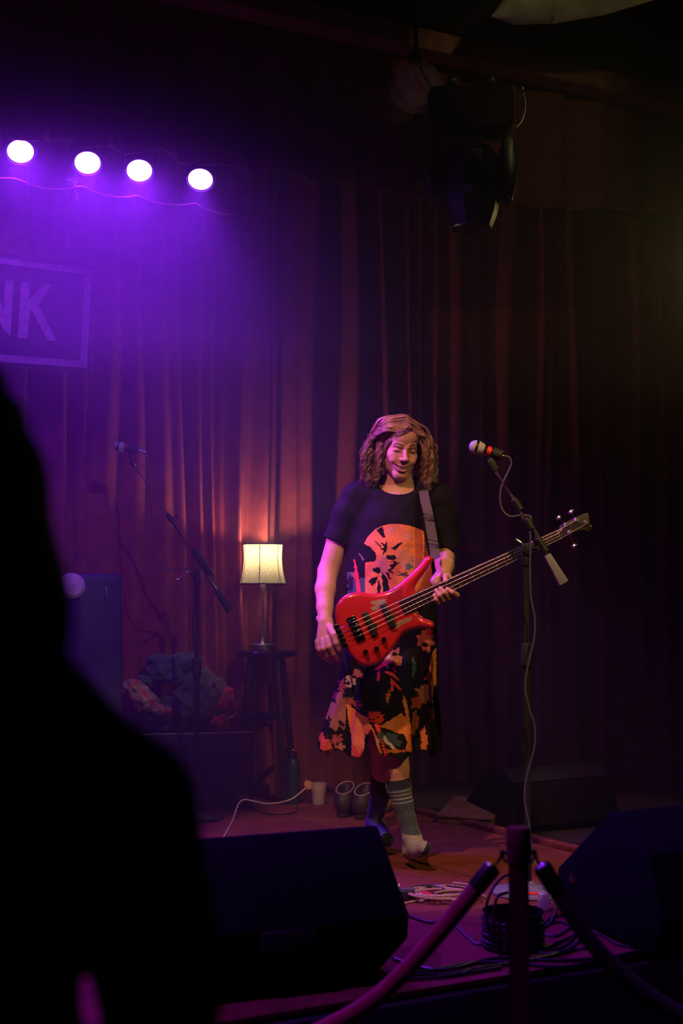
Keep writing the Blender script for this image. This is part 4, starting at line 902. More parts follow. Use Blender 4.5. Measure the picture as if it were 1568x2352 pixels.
for (x, y, kx, ky) in ((1300, 1205, 1284, 1190), (1324, 1194, 1312, 1177), (1308, 1222, 1318, 1252), (1345, 1200, 1352, 1211)):
    m = MB(); pc = P(x, y, BY + 0.002); m.lathe([(0.0, 0.016), (0.006, 0.016), (0.005, 0.006), (0.009, 0.002), (0.011, -0.004)], pc, pn, 16)
    kp = P(kx, ky, BY + 0.018); m.tube([pc + Vector((0, 0.02, 0)), kp], 0.003, 8)
    dd = (kp - pc); dd.y = 0; dd.normalize(); m.lathe([(0.001, -0.004), (0.009, -0.003), (0.012, 0.003), (0.009, 0.009), (0.001, 0.010)], kp, dd, 14)
    m.build('tuner', chrome, bass)
steel = mat('wound steel string', (0.42, 0.36, 0.33), 0.4, 1.0, noise=(200, 0.15))
for i in range(4):
    s0 = (1.5 - i) * 0.0185; s1 = (1.5 - i) * 0.0105; dx = -0.006 * 0
    m = MB(); r = [0.0012, 0.0010, 0.0008, 0.0007][i]
    end = [P(1324, 1194, BY - 0.008), P(1300, 1205, BY - 0.008), P(1308, 1222, BY - 0.008), P(1345, 1204, BY - 0.008)][i]
    m.tube([BL(-0.012, s0, 0.010), BL(0.045, s0, 0.020), BL(LN, s1, 0.0115), end], r, 6); m.build('string', steel, bass)
# tailpiece and bridge, pickups, knobs
m = MB()
for i in range(5): m.box(BL(-0.018, (2 - i) * 0.019, 0.004), (0.022, 0.0175, 0.020), (ax, cr_, pn))
m.box(BL(-0.017, 0, 0.0), (0.014, 0.09, 0.012), (ax, cr_, pn)); m.build('tailpiece', black_gloss, bass, bevel=0.002)
m = MB(); m.box(BL(0.046, 0, 0.001), (0.036, 0.100, 0.014), (ax, cr_, pn)); 
for i in range(4): m.box(BL(0.048, (1.5 - i) * 0.0215, 0.011), (0.026, 0.015, 0.012), (ax, cr_, pn))
m.build('bridge', black_gloss, bass, bevel=0.002)
m = MB()
for i in range(4):
    for q in (0.036, 0.058): m.lathe([(0.002, 0), (0.0028, 0.003), (0.001, 0.005)], BL(q, (1.5 - i) * 0.0215 + 0.005, 0.0165), pn, 8)
m.build('saddle_screws', chrome, bass)
pk1 = (Vector(P(*zb(505, 845), BY)) - A_); pk2 = (Vector(P(*zb(697, 755), BY)) - A_)
for q in (pk1, pk2):
    tt, ss = q.dot(ax), q.dot(cr_)
    m = MB(); m.box(BL(tt, ss, 0.004), (0.026, 0.098, 0.018), (ax, cr_, pn)); m.box(BL(tt + 0.016, ss - 0.012, 0.002), (0.014, 0.018, 0.012), (ax, cr_, pn)); m.build('pickup', black_plastic, bass, bevel=0.004)
for (x, y) in ((652, 1008), (574, 1105), (459, 1140)):
    kc = P(*zb(x, y), BY - 0.002); m = MB(); m.lathe([(0.0105, -0.006), (0.0098, 0.012), (0.0085, 0.016), (0.0, 0.0165)], kc, pn, 20); m.build('knob', black_gloss, bass)
# strap: from the upper horn over his left shoulder
strap_m = mat('olive webbing', (0.065, 0.070, 0.018), 0.8, noise=(200, 0.3), bump=(600, 0.4, 0.001))
sp = [P(993, 1283, BY + 0.015), M_(999, 1278, -0.22), M_(996, 1255, -0.185), M_(990, 1220, -0.165), M_(983, 1180, -0.145), M_(975, 1145, -0.10), M_(972, 1125, -0.035), M_(971, 1118, 0.03), M_(973, 1122, 0.10), M_(980, 1145, 0.155), M_(985, 1250, 0.19)]
sp = [Vector(tuple(q)) for q in spline(sp, 6)]
def ribbon(mm, pts, w, th=0.003, side=Vector((1, 0, 0))):
    vs = []; 
    for i, p in enumerate(pts):
        d = (pts[min(i + 1, len(pts) - 1)] - pts[max(i - 1, 0)]).normalized(); x = (side - d * side.dot(d)).normalized(); y = d.cross(x)
        vs += [p + x * w / 2 + y * th / 2, p - x * w / 2 + y * th / 2, p - x * w / 2 - y * th / 2, p + x * w / 2 - y * th / 2]
    n = len(pts); fs = [(i * 4 + k, i * 4 + (k + 1) % 4, i * 4 + 4 + (k + 1) % 4, i * 4 + 4 + k) for i in range(n - 1) for k in range(4)] + [(3, 2, 1, 0), (n * 4 - 4, n * 4 - 3, n * 4 - 2, n * 4 - 1)]
    mm.add(vs, fs)
m = MB(); ribbon(m, sp, 0.038, side=Vector((1, 0, 0.2))); m.build('strap', strap_m, bass)
for (x, y, d_) in ((984, 1187, -0.155), (994, 1246, -0.190)):
    m = MB(); c = M_(x, y, d_); m.tube([c + Vector((-0.024, -0.006, 0.012)), c + Vector((0.024, -0.006, 0.002))], 0.0022, 8); m.tube([c + Vector((-0.024, -0.006, -0.004)), c + Vector((0.024, -0.006, -0.014))], 0.0022, 8)
    m.tube([c + Vector((-0.024, -0.006, 0.012)), c + Vector((-0.024, -0.006, -0.004))], 0.0022, 8); m.tube([c + Vector((0.024, -0.006, 0.002)), c + Vector((0.024, -0.006, -0.014))], 0.0022, 8); m.build('strap_buckle', dark_chrome, bass)
m = MB(); m.tube(spline([P(812, 1512, BY + 0.03), P(800, 1505, BY + 0.05), P(790, 1490, BY + 0.08), P(783, 1472, BY + 0.14), M_(800, 1480, 0.02)], 6), 0.0035, 8)
m.tube([P(802, 1512, BY + 0.02), P(818, 1524, BY + 0.02)], 0.006, 10); m.build('instrument_lead', cable_black, bass)
# ================================================================== microphone stands
def microphone(t_, head, tail, band=None, lab=None):
    """vocal microphone; t_ is the thing"""
    d = (tail - head).normalized(); L = (tail - head).length
    m = MB(); m.lathe([(0.001, -0.026), (0.013, -0.023), (0.022, -0.013), (0.0255, 0.0), (0.0255, 0.006), (0.0215, 0.024), (0.018, 0.030)], head, d, 24); m.build('grille', mat('steel mesh grille', (0.55, 0.56, 0.57), 0.5, 0.5, bump=(900, 1.0, 0.002), noise=(500, 0.35)), t_)
    m = MB(); m.lathe([(0.0262, -0.003), (0.0262, 0.005), (0.025, 0.006)], head, d, 24); m.build('grille_ring', dark_chrome, t_)
    m = MB(); m.lathe([(0.018, 0.026), (0.0185, 0.034), (0.0165, 0.06), (0.012, L - 0.03), (0.0115, L - 0.025)], head, d, 24); m.build('handle', black_gloss, t_)
    m = MB(); m.lathe([(0.0095, L - 0.028), (0.0095, L - 0.008), (0.0075, L - 0.006), (0.006, L + 0.012)], head, d, 18); m.build('plug', chrome if band is None else dark_chrome, t_)
    if band: 
        m = MB(); m.lathe([(0.0186, 0.040), (0.0184, 0.040), (0.0176, 0.056), (0.0170, 0.056)], head, d, 24, cap=False); m.build('tape_band', mat('red tape', (0.75, 0.03, 0.02), 0.5, noise=(80, .1)), t_, label='red tape band')
    else:
        m = MB(); m.lathe([(0.0186, 0.036), (0.0187, 0.036), (0.0183, 0.041), (0.0178, 0.041)], head, d, 24, cap=False); m.build('tape_band', mat('red tape', (0.75, 0.03, 0.02), 0.5), t_, label='thin red ring')
def stand(name_lab, base, Yd, top, joint, boomtip, boomend, mic_lab, head, tail, kind, cable_pts, cable_lab, cm):
    t = thing('microphone_stand', name_lab, 'microphone stand', base, 'microphone stands on the stage')
    m = MB(); m.lathe([(0.0, 0.0), (0.128, 0.0), (0.132, 0.005), (0.130, 0.012), (0.06, 0.020), (0.03, 0.03), (0.02, 0.045), (0.0, 0.045)], base, (0, 0, 1), 48)
    if kind == 'r':
        m.build('base', mat('scuffed grey base', (0.17, 0.17, 0.2), 0.4, noise=(15, 0.2)), t)
    else: m.build('base', black_paint, t)
    jt = joint; col_top = top
    m = MB(); m.tube([base + Z * 0.03, Vector((base.x, base.y, col_top))], 0.0155 if kind == 'l' else 0.013, 18); m.build('lower_tube', black_paint, t)
    m = MB(); c = Vector((base.x, base.y, col_top)); m.lathe([(0.013, -0.085), (0.021, -0.075), (0.022, -0.01), (0.019, 0.004), (0.012, 0.006)], c, (0, 0, 1), 20); m.build('clutch', black_plastic, t)
    m = MB(); m.tube([c - Z * 0.02, Vector((base.x, base.y, jt.z - 0.01))], 0.0095, 16); m.build('upper_tube', black_paint, t)
    d = (boomend - boomtip).normalized()
    m = MB(); m.lathe([(0.012, -0.06), (0.016, -0.04), (0.016, -0.012), (0.010, 0.0)], jt, (0, 0, 1), 18); m.box(jt, (0.03, 0.034, 0.045), (Vector((1, 0, 0)), Vector((0, 1, 0)), Z)); m.build('swivel', black_plastic, t, bevel=0.003)
    return t, d
# --- left stand
YL = F(450, 1876).y; bL = F(450, 1881)
L = lambda x, y, d=0.0: P(x, y, YL + d)
jl = L(455, 1318)
jl = Vector((bL.x, bL.y, jl.z))
t, d = stand('black boom microphone stand beside the lit table lamp', bL, YL, L(452, 1512).z, jl, L(303, 1062), L(520, 1390), None, None, None, 'l', None, None, None)
jx = bL.x - L(453, 1876).x
def L2(x, y, dd=0.0): return L(x, y, -0.04 + dd)
gold = mat('polished chrome tube', (0.80, 0.74, 0.60), 0.38, 1.0, noise=(40, 0.06))
m = MB(); m.tube([L2(305, 1064), L2(392, 1192)], 0.0052, 12); m.build('boom_rod', gold, t)
m = MB(); m.tube([L2(386, 1184), L2(498, 1358)], 0.0085, 14); m.build('boom_tube', mat('grey metal tube', (0.25, 0.24, 0.22), 0.3, 0.9, noise=(40, .1)), t)
m = MB(); dd_ = (L2(392, 1192) - L2(305, 1064)).normalized(); m.lathe([(0.009, -0.012), (0.0125, -0.008), (0.0125, 0.03), (0.009, 0.034)], L2(387, 1186), dd_, 16); m.tube([L2(396, 1190), L2(404, 1187, -0.01)], 0.003, 8); m.lathe([(0.003, 0), (0.010, 0.002), (0.010, 0.008), (0.004, 0.01)], L2(403, 1187, -0.01), (1, 0, 0.25), 10); m.build('boom_clutch', black_plastic, t)
m = MB(); cx_ = L2(464, 1292); m.box(cx_, (0.030, 0.040, 0.15), (frame(dd_)[0], frame(dd_)[1], dd_)); m.build('joint_block', black_plastic, t, bevel=0.005)
m = MB(); m.tube([L2(440, 1312), L2(424, 1318), L2(408, 1331)], 0.0028, 8); m.lathe([(0.001, -0.007), (0.007, -0.002), (0.0075, 0.004), (0.001, 0.009)], L2(408, 1331), (-0.7, -0.3, -0.5), 12); m.lathe([(0.001, -0.006), (0.008, -0.002), (0.008, 0.004), (0.001, 0.007)], L2(431, 1315), (-1, 0, -.3), 12); m.build('joint_lever', chrome, t)
m = MB(); m.lathe([(0.012, 0.0), (0.0145, 0.004), (0.018, 0.11), (0.017, 0.118), (0.0, 0.119)], L2(497, 1356) , (L2(522, 1394) - L2(497, 1356)), 20); m.build('counterweight', black_rubber, t)
m = MB(); m.lathe([(0.007, -0.012), (0.013, -0.008), (0.013, 0.010), (0.006, 0.016)], L2(306, 1065), -dd_, 16); m.tube([L2(305, 1062), L2(300, 1050), L2(303, 1040)], 0.008, 12); m.build('clip_joint', black_plastic, t)
hl, tl = L2(272, 1025), L2(323, 1036)
d_ = (tl - hl).normalized(); m = MB(); m.lathe([(0.0215, 0.045), (0.0215, 0.085), (0.018, 0.095)], hl, d_, 20); m.build('clip', black_rubber, t)
mic = thing('microphone', 'grey-headed vocal microphone on the boom beside the table lamp', 'microphone', hl, 'vocal microphones'); microphone(mic, hl, tl + d_ * 0.015)
m = MB(); m.tube(spline([L2(331, 1038), L2(340, 1056), L2(344, 1105), L2(346, 1150), L2(351, 1210), L2(357, 1268), L2(368, 1296), L2(382, 1309), L2(405, 1306), L2(425, 1306), L2(437, 1314), L(447, 1340, -0.03), L(445, 1400, -0.02), L(442, 1440, -0.02), L(448, 1500, -0.03), L(456, 1560, -0.03), L(452, 1650, -0.03), L(437, 1760, -0.02), L(444, 1850, -0.03)], 8), 0.0034, 10)
tag(m.build('microphone_cable', cable_grey), 'grey microphone cable drooping from the microphone and down the pole beside the lamp', 'cable', 'microphone cables')
# --- right stand
bR = F(1213, 2052); YR = bR.y
Q = lambda x, y, d=0.0: P(x, y, YR + d)
jr = Vector((bR.x, bR.y, Q(1215, 1262).z))
t, d = stand('black and chrome boom microphone stand in front of the bass neck', bR, YR, Q(1215, 1480).z, jr, Q(1135, 1080), Q(1300, 1330), None, None, None, 'r', None, None, None)
Q2 = lambda x, y, dd=0.0: Q(x, y, -0.045 + dd)
dd_ = (Q2(1180, 1150) - Q2(1138, 1084)).normalized()
chr2 = mat('bright chrome tube', (0.85, 0.85, 0.82), 0.28, 1.0, noise=(40, 0.04))
m = MB(); m.tube([Q2(1136, 1080), Q2(1180, 1147)], 0.0050, 12); m.build('boom_rod', chr2, t)
m = MB(); m.tube([Q2(1178, 1150), Q2(1204, 1190)], 0.0085, 14); m.tube([Q2(1212, 1200), Q2(1235, 1238)], 0.0085, 14); m.tube([Q2(1240, 1250), Q2(1258, 1278)], 0.0085, 14); m.build('boom_tube', chr2, t)
m = MB()
for (x, y, l) in ((1179, 1146, 0.05), (1206, 1190, 0.05), (1234, 1236, 0.06)): m.lathe([(0.010, 0), (0.0135, 0.004), (0.0135, l - 0.004), (0.010, l)], Q2(x, y), dd_, 16)
m.build('boom_clutch', black_plastic, t)
m = MB(); m.box(Q2(1228, 1232, 0.02), (0.03, 0.03, 0.05), (frame(dd_)[0], frame(dd_)[1], dd_)); m.tube([Q2(1226, 1250, 0.01), Q2(1230, 1262, 0.0)], 0.012, 12); m.build('joint_block', black_plastic, t, bevel=0.004)
m = MB(); m.tube([Q2(1205, 1252), Q2(1196, 1246), Q2(1187, 1240)], 0.0028, 8); m.lathe([(0.001, -0.005), (0.005, 0), (0.001, 0.006)], Q2(1187, 1240), (-1, 0, .6), 10); m.build('joint_lever', chrome, t)
m = MB(); w0, w1 = Q2(1256, 1274), Q2(1292, 1338); dw = (w1 - w0).normalized(); xw = frame(dw)[0]; yw = frame(dw)[1]
rect = lambda c, a, b: [c + xw * a + yw * b, c - xw * a + yw * b, c - xw * a - yw * b, c + xw * a - yw * b]
v0, v1 = rect(w0, 0.013, 0.012), rect(w1 + dw * 0.004, 0.026, 0.018); m.add(v0 + v1, [(0, 1, 2, 3), (7, 6, 5, 4)] + [(i, (i + 1) % 4, 4 + (i + 1) % 4, 4 + i) for i in range(4)])
m.build('counterweight', mat('grey rubber', (0.16, 0.17, 0.20), 0.55, noise=(60, 0.1)), t, bevel=0.003, label='grey flared counterweight')
m = MB(); m.box(Q2(1132, 1068), (0.018, 0.022, 0.05), (frame(dd_)[0], frame(dd_)[1], dd_)); m.tube([Q2(1132, 1068), Q2(1124, 1052)], 0.009, 12); m.lathe([(0.008, 0), (0.011, 0.004), (0.008, 0.014)], Q2(1137, 1081), -dd_, 14); m.build('clip_joint', black_plastic, t, bevel=0.002)
hr, tr = Q2(1093, 1027), Q2(1150, 1046)
d_ = (tr - hr).normalized(); m = MB(); m.lathe([(0.0205, 0.062), (0.0200, 0.095), (0.016, 0.1)], hr, d_, 20); m.build('clip', black_rubber, t)
mic = thing('microphone', 'vocal microphone with a red tape band on the boom near the bass headstock', 'microphone', hr, 'vocal microphones'); microphone(mic, hr, tr, band=True)
m = MB(); m.tube(spline([Q2(1155, 1047), Q2(1168, 1050), Q2(1174, 1064), Q2(1166, 1085), Q2(1155, 1108), Q2(1149, 1130), Q2(1149, 1155), Q2(1157, 1176), Q2(1172, 1186), Q2(1192, 1184), Q2(1212, 1184), Q2(1219, 1192, -.01), Q2(1218, 1240), Q2(1217, 1300), Q2(1219, 1370), Q2(1228, 1420), Q2(1226, 1470), Q2(1212, 1530), Q2(1206, 1580), Q2(1216, 1630), Q2(1228, 1670), Q2(1226, 1720), Q2(1210, 1780), Q2(1204, 1830), Q2(1214, 1890), Q2(1224, 1960), Q2(1240, 2010, -.02), Q(1285, 2075)], 8), 0.0033, 10)
tag(m.build('microphone_cable', cable_grey), 'grey cable looping from the red-banded microphone down its pole', 'cable', 'microphone cables')

# ================================================================== stool and table lamp
sc_c = Vector(P(611, 1494, 7.48)); sx_, sy_ = sc_c.x, sc_c.y; st_top = sc_c.z
stl = thing('bar_stool', 'round-topped black wooden bar stool under the lit table lamp', 'stool', (sx_, sy_, 0))
dark_wood = mat('black stained wood', (0.020, 0.011, 0.010), 0.3, noise=(16, 0.4), coat=0.3)
m = MB(); m.lathe([(0.0, -0.035), (0.14, -0.033), (0.162, -0.022), (0.166, -0.008), (0.162, 0.0), (0.12, 0.0005), (0.0, 0.0)], (sx_, sy_, st_top), (0, 0, 1), 48); m.build('seat', dark_wood, stl)
lg = []
for a in (0.6, 0.6 + PI / 2, 0.6 + PI, 0.6 + 1.5 * PI):
    tp = Vector((sx_ + 0.095 * math.cos(a), sy_ + 0.095 * math.sin(a), st_top - 0.03)); bt = Vector((sx_ + 0.185 * math.cos(a), sy_ + 0.185 * math.sin(a), 0.001)); lg.append((tp, bt))
    m = MB(); dl = (bt - tp).normalized(); m.box((tp + bt) / 2, (0.034, 0.034, (bt - tp).length), (frame(dl)[0], frame(dl)[1], dl)); m.build('leg', dark_wood, stl, bevel=0.004)
for f_, pr in ((0.42, (0, 1)), (0.42, (2, 3)), (0.66, (1, 2)), (0.66, (3, 0))):
    a, b = lerp(lg[pr[0]][0], lg[pr[0]][1], f_), lerp(lg[pr[1]][0], lg[pr[1]][1], f_); m = MB(); dl = (b - a).normalized(); m.box((a + b) / 2, (0.02, 0.028, (b - a).length), (frame(dl)[0], frame(dl)[1], dl)); m.build('rung', dark_wood, stl, bevel=0.003)
lx, ly = P(603, 1490, 7.48).x, 7.48
lamp = thing('table_lamp', 'lit table lamp with a cream patterned bell shade standing on the stool', 'lamp', (lx, ly, st_top))
zl_ = lambda py: P(603, py, ly).z
brushed = mat('brushed nickel', (0.70, 0.66, 0.50), 0.42, 1.0, noise=(60, 0.08))
m = MB(); m.lathe([(0.0, 0.001), (0.058, 0.001), (0.060, 0.006), (0.060, 0.028), (0.068, 0.030), (0.066, 0.034), (0.02, 0.036), (0.0, 0.036)], (lx, ly, st_top), (0, 0, 1), 40); m.build('base', brushed, lamp)
hp = zl_(1340) - st_top
m = MB(); m.lathe([(0.024, 0.034), (0.016, 0.044), (0.008, 0.056), (0.0065, 0.075), (0.007, hp * 0.5), (0.0095, hp * 0.8), (0.0125, hp * 0.95), (0.013, hp), (0.008, hp + 0.05)], (lx, ly, st_top), (0, 0, 1), 24); m.build('stem', brushed, lamp)
# fabric shade: bell profile, six panels, scroll pattern, translucent
shm = bpy.data.materials.new('lamp shade fabric'); shm.use_nodes = True; nt = shm.node_tree; n = nt.nodes; bb = n['Principled BSDF']
tc = n.new('ShaderNodeTexCoord'); mp = n.new('ShaderNodeMapping'); nt.links.new(tc.outputs['Object'], mp.inputs['Vector'])
v1 = n.new('ShaderNodeTexVoronoi'); v1.inputs['Scale'].default_value = 34; nt.links.new(mp.outputs[0], v1.inputs['Vector'])
sn = n.new('ShaderNodeMath'); sn.operation = 'MULTIPLY'; sn.inputs[1].default_value = 26; nt.links.new(v1.outputs['Distance'], sn.inputs[0])
s2 = n.new('ShaderNodeMath'); s2.operation = 'SINE'; nt.links.new(sn.outputs[0], s2.inputs[0])
gt = n.new('ShaderNodeMapRange'); gt.inputs[1].default_value = 0.55; gt.inputs[2].default_value = 0.85; nt.links.new(s2.outputs[0], gt.inputs[0])
mxc = n.new('ShaderNodeMix'); mxc.data_type = 'RGBA'; mxc.inputs['A'].default_value = (0.40, 0.40, 0.33, 1); mxc.inputs['B'].default_value = (0.17, 0.17, 0.13, 1); nt.links.new(gt.outputs[0], mxc.inputs['Factor'])
tr_ = n.new('ShaderNodeBsdfTranslucent'); df = n.new('ShaderNodeBsdfDiffuse'); ms = n.new('ShaderNodeMixShader'); ms.inputs[0].default_value = 0.45
nt.links.new(mxc.outputs['Result'], tr_.inputs['Color']); nt.links.new(mxc.outputs['Result'], df.inputs['Color']); nt.links.new(df.outputs[0], ms.inputs[1]); nt.links.new(tr_.outputs[0], ms.inputs[2]); nt.links.new(ms.outputs[0], n['Material Output'].inputs['Surface']); n.remove(bb)
zt_, zb_ = zl_(1250), zl_(1341)
def shr(t): return 0.103 + (0.116 - 0.103) * t + (-0.009 * math.sin(PI * min(1, t * 1.05)) ** 1.0) * 1.0 + 0.004 * t ** 4
def shpt(a, b):
    an = 2 * PI * a; r = shr(1 - b) * (0.985 + 0.015 * abs(math.cos(3 * an))); return Vector((lx + r * math.cos(an + 0.26), ly + r * math.sin(an + 0.26), lerp(zb_, zt_, b)))
m = MB(); m.grid(shpt, 96, 24, wrap=True); m.build('lamp_shade', shm, lamp, ang=180)
trim_m = mat('brown shade trim', (0.025, 0.018, 0.010), 0.7, noise=(120, 0.3))
for t0 in (0.0, 1.0):
    m = MB(); m.tube([shpt(a, t0) for a in np.linspace(0, 1, 61)], 0.0036, 8, cap=False); m.build('shade_trim', trim_m, lamp)
for k in range(6):
    m = MB(); m.tube([shpt(k / 6 + 0.025, b) for b in np.linspace(0, 1, 12)], 0.0021, 6); m.build('shade_seam', trim_m, lamp)
m = MB(); bz = lerp(zb_, zt_, 0.56); m.lathe([(0.013, -0.05), (0.013, -0.025), (0.02, -0.012), (0.029, 0.01), (0.028, 0.028), (0.015, 0.044), (0.001, 0.048)], (lx, ly, bz), (0, 0, 1), 24, cap=False)
m.build('bulb', mat('lit bulb', (1, 1, 1), 0.4, emit=((1.0, 0.74, 0.40), 30.0)), lamp)
lo = light('lamp_glow', 'POINT', (lx, ly, bz + 0.058), LAMP_W if 'LAMP_W' in globals() else 9.0, (1.0, 0.66, 0.30), shadow_soft_size=0.02); adopt(lo, lamp)
# flex of the lamp lying on the stage
m = MB(); pts = [P(701, 1811, 7.14), P(688, 1822, 7.08), P(668, 1836, 7.0), P(640, 1844, 6.94), P(610, 1846, 6.9), P(585, 1841, 6.88), P(562, 1837, 6.87), P(549, 1845, 6.86), P(541, 1864, 6.84), F(534, 1885, 0.004), F(522, 1908, 0.004), F(508, 1932, 0.004), F(480, 1975, 0.004)]
m.tube(spline(pts, 8), 0.0042, 10); tag(m.build('pale_cable', mat('pale cable', (0.42, 0.42, 0.34), 0.45, noise=(50, .15))), 'pale cable curving over the carpet from the drinks cup towards the wedge monitor', 'cable')
m = MB(); m.tube(spline([F(566, 1846, 0.006), F(600, 1866, 0.004), F(640, 1870, 0.004), F(675, 1866, 0.004), F(682, 1858, 0.004), F(680, 1846, 0.004)], 8), 0.003, 8)
tag(m.build('thin_cable', cable_black), 'thin black cable in an open curve on the carpet below the steel bottle', 'cable')
m = MB(); m.tube([F(616, 1782, 0.16), F(662, 1832, 0.01)], 0.0016, 6); tag(m.build('wire_end', cable_grey), 'thin stiff wire slanting down to the floor beside the bottle', 'wire')

# ================================================================== amplifier, clothes, things on the floor at the back
aC = F(480, 1868); amp = thing('guitar_amplifier', 'black guitar amplifier cabinet under the heap of clothes', 'amplifier', aC)
aw = 0.60; ah = 0.375; ad = 0.25
tolex = mat('black tolex', (0.016, 0.012, 0.020), 0.6, noise=(200, 0.3), bump=(500, 0.4, 0.001))
a0 = F(582, 1857); fd = Vector((math.cos(math.radians(12)), math.sin(math.radians(12)), 0)); fn = Vector((-fd.y, fd.x, 0)); axs = (fd, fn, Z)
ac = a0 - fd * aw / 2 + fn * ad / 2
m = MB(); m.box(ac + Z * (ah / 2 + 0.002), (aw, ad, ah), axs); m.build('cabinet', tolex, amp, bevel=0.012)
m = MB(); m.box(ac - fn * (ad / 2 + 0.002) + Z * (ah * 0.40), (aw - 0.05, 0.006, ah * 0.66), axs); m.build('grille_cloth', mat('dark grille cloth', (0.022, 0.018, 0.028), 0.9, bump=(900, 0.6, 0.002), noise=(300, 0.3)), amp, bevel=0.002)
m = MB(); m.box(ac - fn * (ad / 2 + 0.002) + Z * (ah * 0.86), (aw - 0.05, 0.006, 0.055), axs); m.build('control_panel', mat('dark grey panel', (0.05, 0.045, 0.06), 0.4, noise=(40, .1)), amp, bevel=0.002)
for i in range(7): m = MB(); m.lathe([(0.011, 0), (0.010, 0.014), (0, 0.015)], ac - fn * (ad / 2 + 0.005) + fd * (-0.22 + 0.06 * i) + Z * (ah * 0.86), -fn, 14); m.build('knob', black_plastic, amp)
m = MB(); m.box(ac - fn * (ad / 2 - 0.004) + Z * (ah + 0.003), (aw, 0.014, 0.008), axs); m.build('edge_trim', mat('worn pale edging', (0.35, 0.33, 0.25), 0.45, noise=(20, .3)), amp, bevel=0.002)
m = MB(); m.box(ac - fn * (ad / 2 + 0.006) + fd * 0.245 + Z * 0.06, (0.065, 0.004, 0.014), axs); m.build('badge', mat('dull metal badge', (0.25, 0.22, 0.26), 0.4, 0.6, noise=(50, .1)), amp, bevel=0.001)
for sx in (-1, 1):
    m = MB(); m.box(ac + fd * sx * (aw / 2 - 0.02) - fn * (ad / 2 - 0.02) + Z * (ah - 0.015), (0.045, 0.045, 0.045), axs); m.build('corner_guard', black_plastic, amp, bevel=0.008)
YA = ac.y
def cloth(name, lab, cat, ells, amp_, fr, m_, colfn, seed, group=None):
    pts = [np.array(tuple(P(x, y, YA + d))) for x, y, d, *_ in ells]
    q = Field(np.min(pts, 0) - 0.16, np.max(pts, 0) + 0.16, 0.0045)
    for p, e in zip(pts, ells):
        a = math.radians(e[6] if len(e) > 6 else 0); R_ = np.array([[math.cos(a), 0, math.sin(a)], [0, 1, 0], [-math.sin(a), 0, math.cos(a)]]).T
        q.ell(p, (e[3], e[4], e[5]), 0.03, R_)
    X, Y, W = np.meshgrid(*[q.lo[i] + q.h * np.arange(q.n[i]) for i in range(3)], indexing='ij', sparse=True)
    w_ = np.sin(X * fr + 2.2 * np.sin(W * fr * 0.6 + seed) + seed) + 0.6 * np.sin(W * fr * 1.5 + 2 * np.sin(X * fr * .5 + seed)) + 0.5 * np.sin((X + Y - W) * fr * 1.9 + seed * 2)
    q.D = (q.D + amp_ * (np.abs(w_) - 0.9)).astype(np.float32)
    q.D = np.maximum(q.D, (ah + 0.007) - W + 0 * q.D).astype(np.float32)
    v, fc = q.mesh(); v = relax(v, fc, 2)
    o = np_mesh(name, v, fc, m_, None, colfn(v)); return tag(o, lab, cat, group)
clm = mat('crumpled cloth', (0.1, 0.1, 0.1), 0.9, attr='tint', noise=(60, 0.2), bump=(400, 0.2, 0.001), sheen=0.2, spec=0.15)
flat = lambda c: (lambda v: np.tile(c, (len(v), 1)) * (1 + 0.12 * wob(v[:, 0], v[:, 2], 40))[:, None])
cloth('grey_jacket', 'crumpled dark grey-brown jacket forming the bulk of the clothes heap', 'jacket', [(440, 1620, 0.05, 0.16, 0.13, 0.085), (485, 1600, 0.05, 0.10, 0.11, 0.10, 25), (460, 1570, 0.06, 0.10, 0.10, 0.07), (380, 1640, 0.03, 0.13, 0.12, 0.05)], 0.010, 38, clm, flat((0.085, 0.07, 0.075)), 1.0, 'clothes heaped on the amplifier')
cloth('teal_hoodie', 'dark teal hoodie bunched on top of the clothes heap', 'hoodie', [(385, 1545, 0.05, 0.11, 0.10, 0.055, -20), (420, 1520, 0.06, 0.10, 0.09, 0.045, 10), (370, 1518, 0.05, 0.07, 0.08, 0.03), (345, 1560, 0.04, 0.06, 0.06, 0.03)], 0.009, 42, clm, flat((0.055, 0.10, 0.13)), 2.4, 'clothes heaped on the amplifier')
def floral(v):
    c = np.tile((0.42, 0.20, 0.26), (len(v), 1)).astype(float); n1 = wob(v[:, 0], v[:, 2], 60, 1); n2 = wob(v[:, 0], v[:, 2], 75, 4)
    c[n1 > 0.35] = (0.62, 0.05, 0.12); c[n2 > 0.45] = (0.16, 0.10, 0.34); c[(n1 < -0.4) & (n2 < 0.2)] = (0.55, 0.38, 0.36); return c
cloth('floral_scarf', 'pink and violet floral cloth spilling off the end of the clothes heap', 'scarf', [(318, 1590, -0.06, 0.05, 0.05, 0.05, 40), (345, 1612, -0.08, 0.045, 0.04, 0.06, 30), (372, 1632, -0.09, 0.045, 0.03, 0.018, 10), (300, 1575, -0.04, 0.05, 0.05, 0.03)], 0.007, 60, clm, floral, 3.0, 'clothes heaped on the amplifier')
cloth('crimson_scarf', 'crimson cloth poking out of the heap next to the stool', 'scarf', [(515, 1612, -0.02, 0.035, 0.05, 0.045, -30), (500, 1655, -0.05, 0.04, 0.04, 0.025, 20), (525, 1590, 0.0, 0.025, 0.03, 0.03)], 0.007, 62, clm, flat((0.50, 0.035, 0.075)), 0.6, 'clothes heaped on the amplifier')
m = MB(); ribbon(m, [Vector(tuple(q)) for q in spline([P(470, 1530, YA - .02), P(485, 1548, YA - .06), P(512, 1590, YA - .08), P(537, 1612, YA - .07), P(540, 1640, YA - .06), P(520, 1652, YA - .08)], 6)], 0.012, 0.004)
tag(m.build('bag_strap', mat('tan cord', (0.22, 0.15, 0.08), 0.7, noise=(60, .2))), 'narrow tan strap looping over the end of the clothes heap', 'strap')

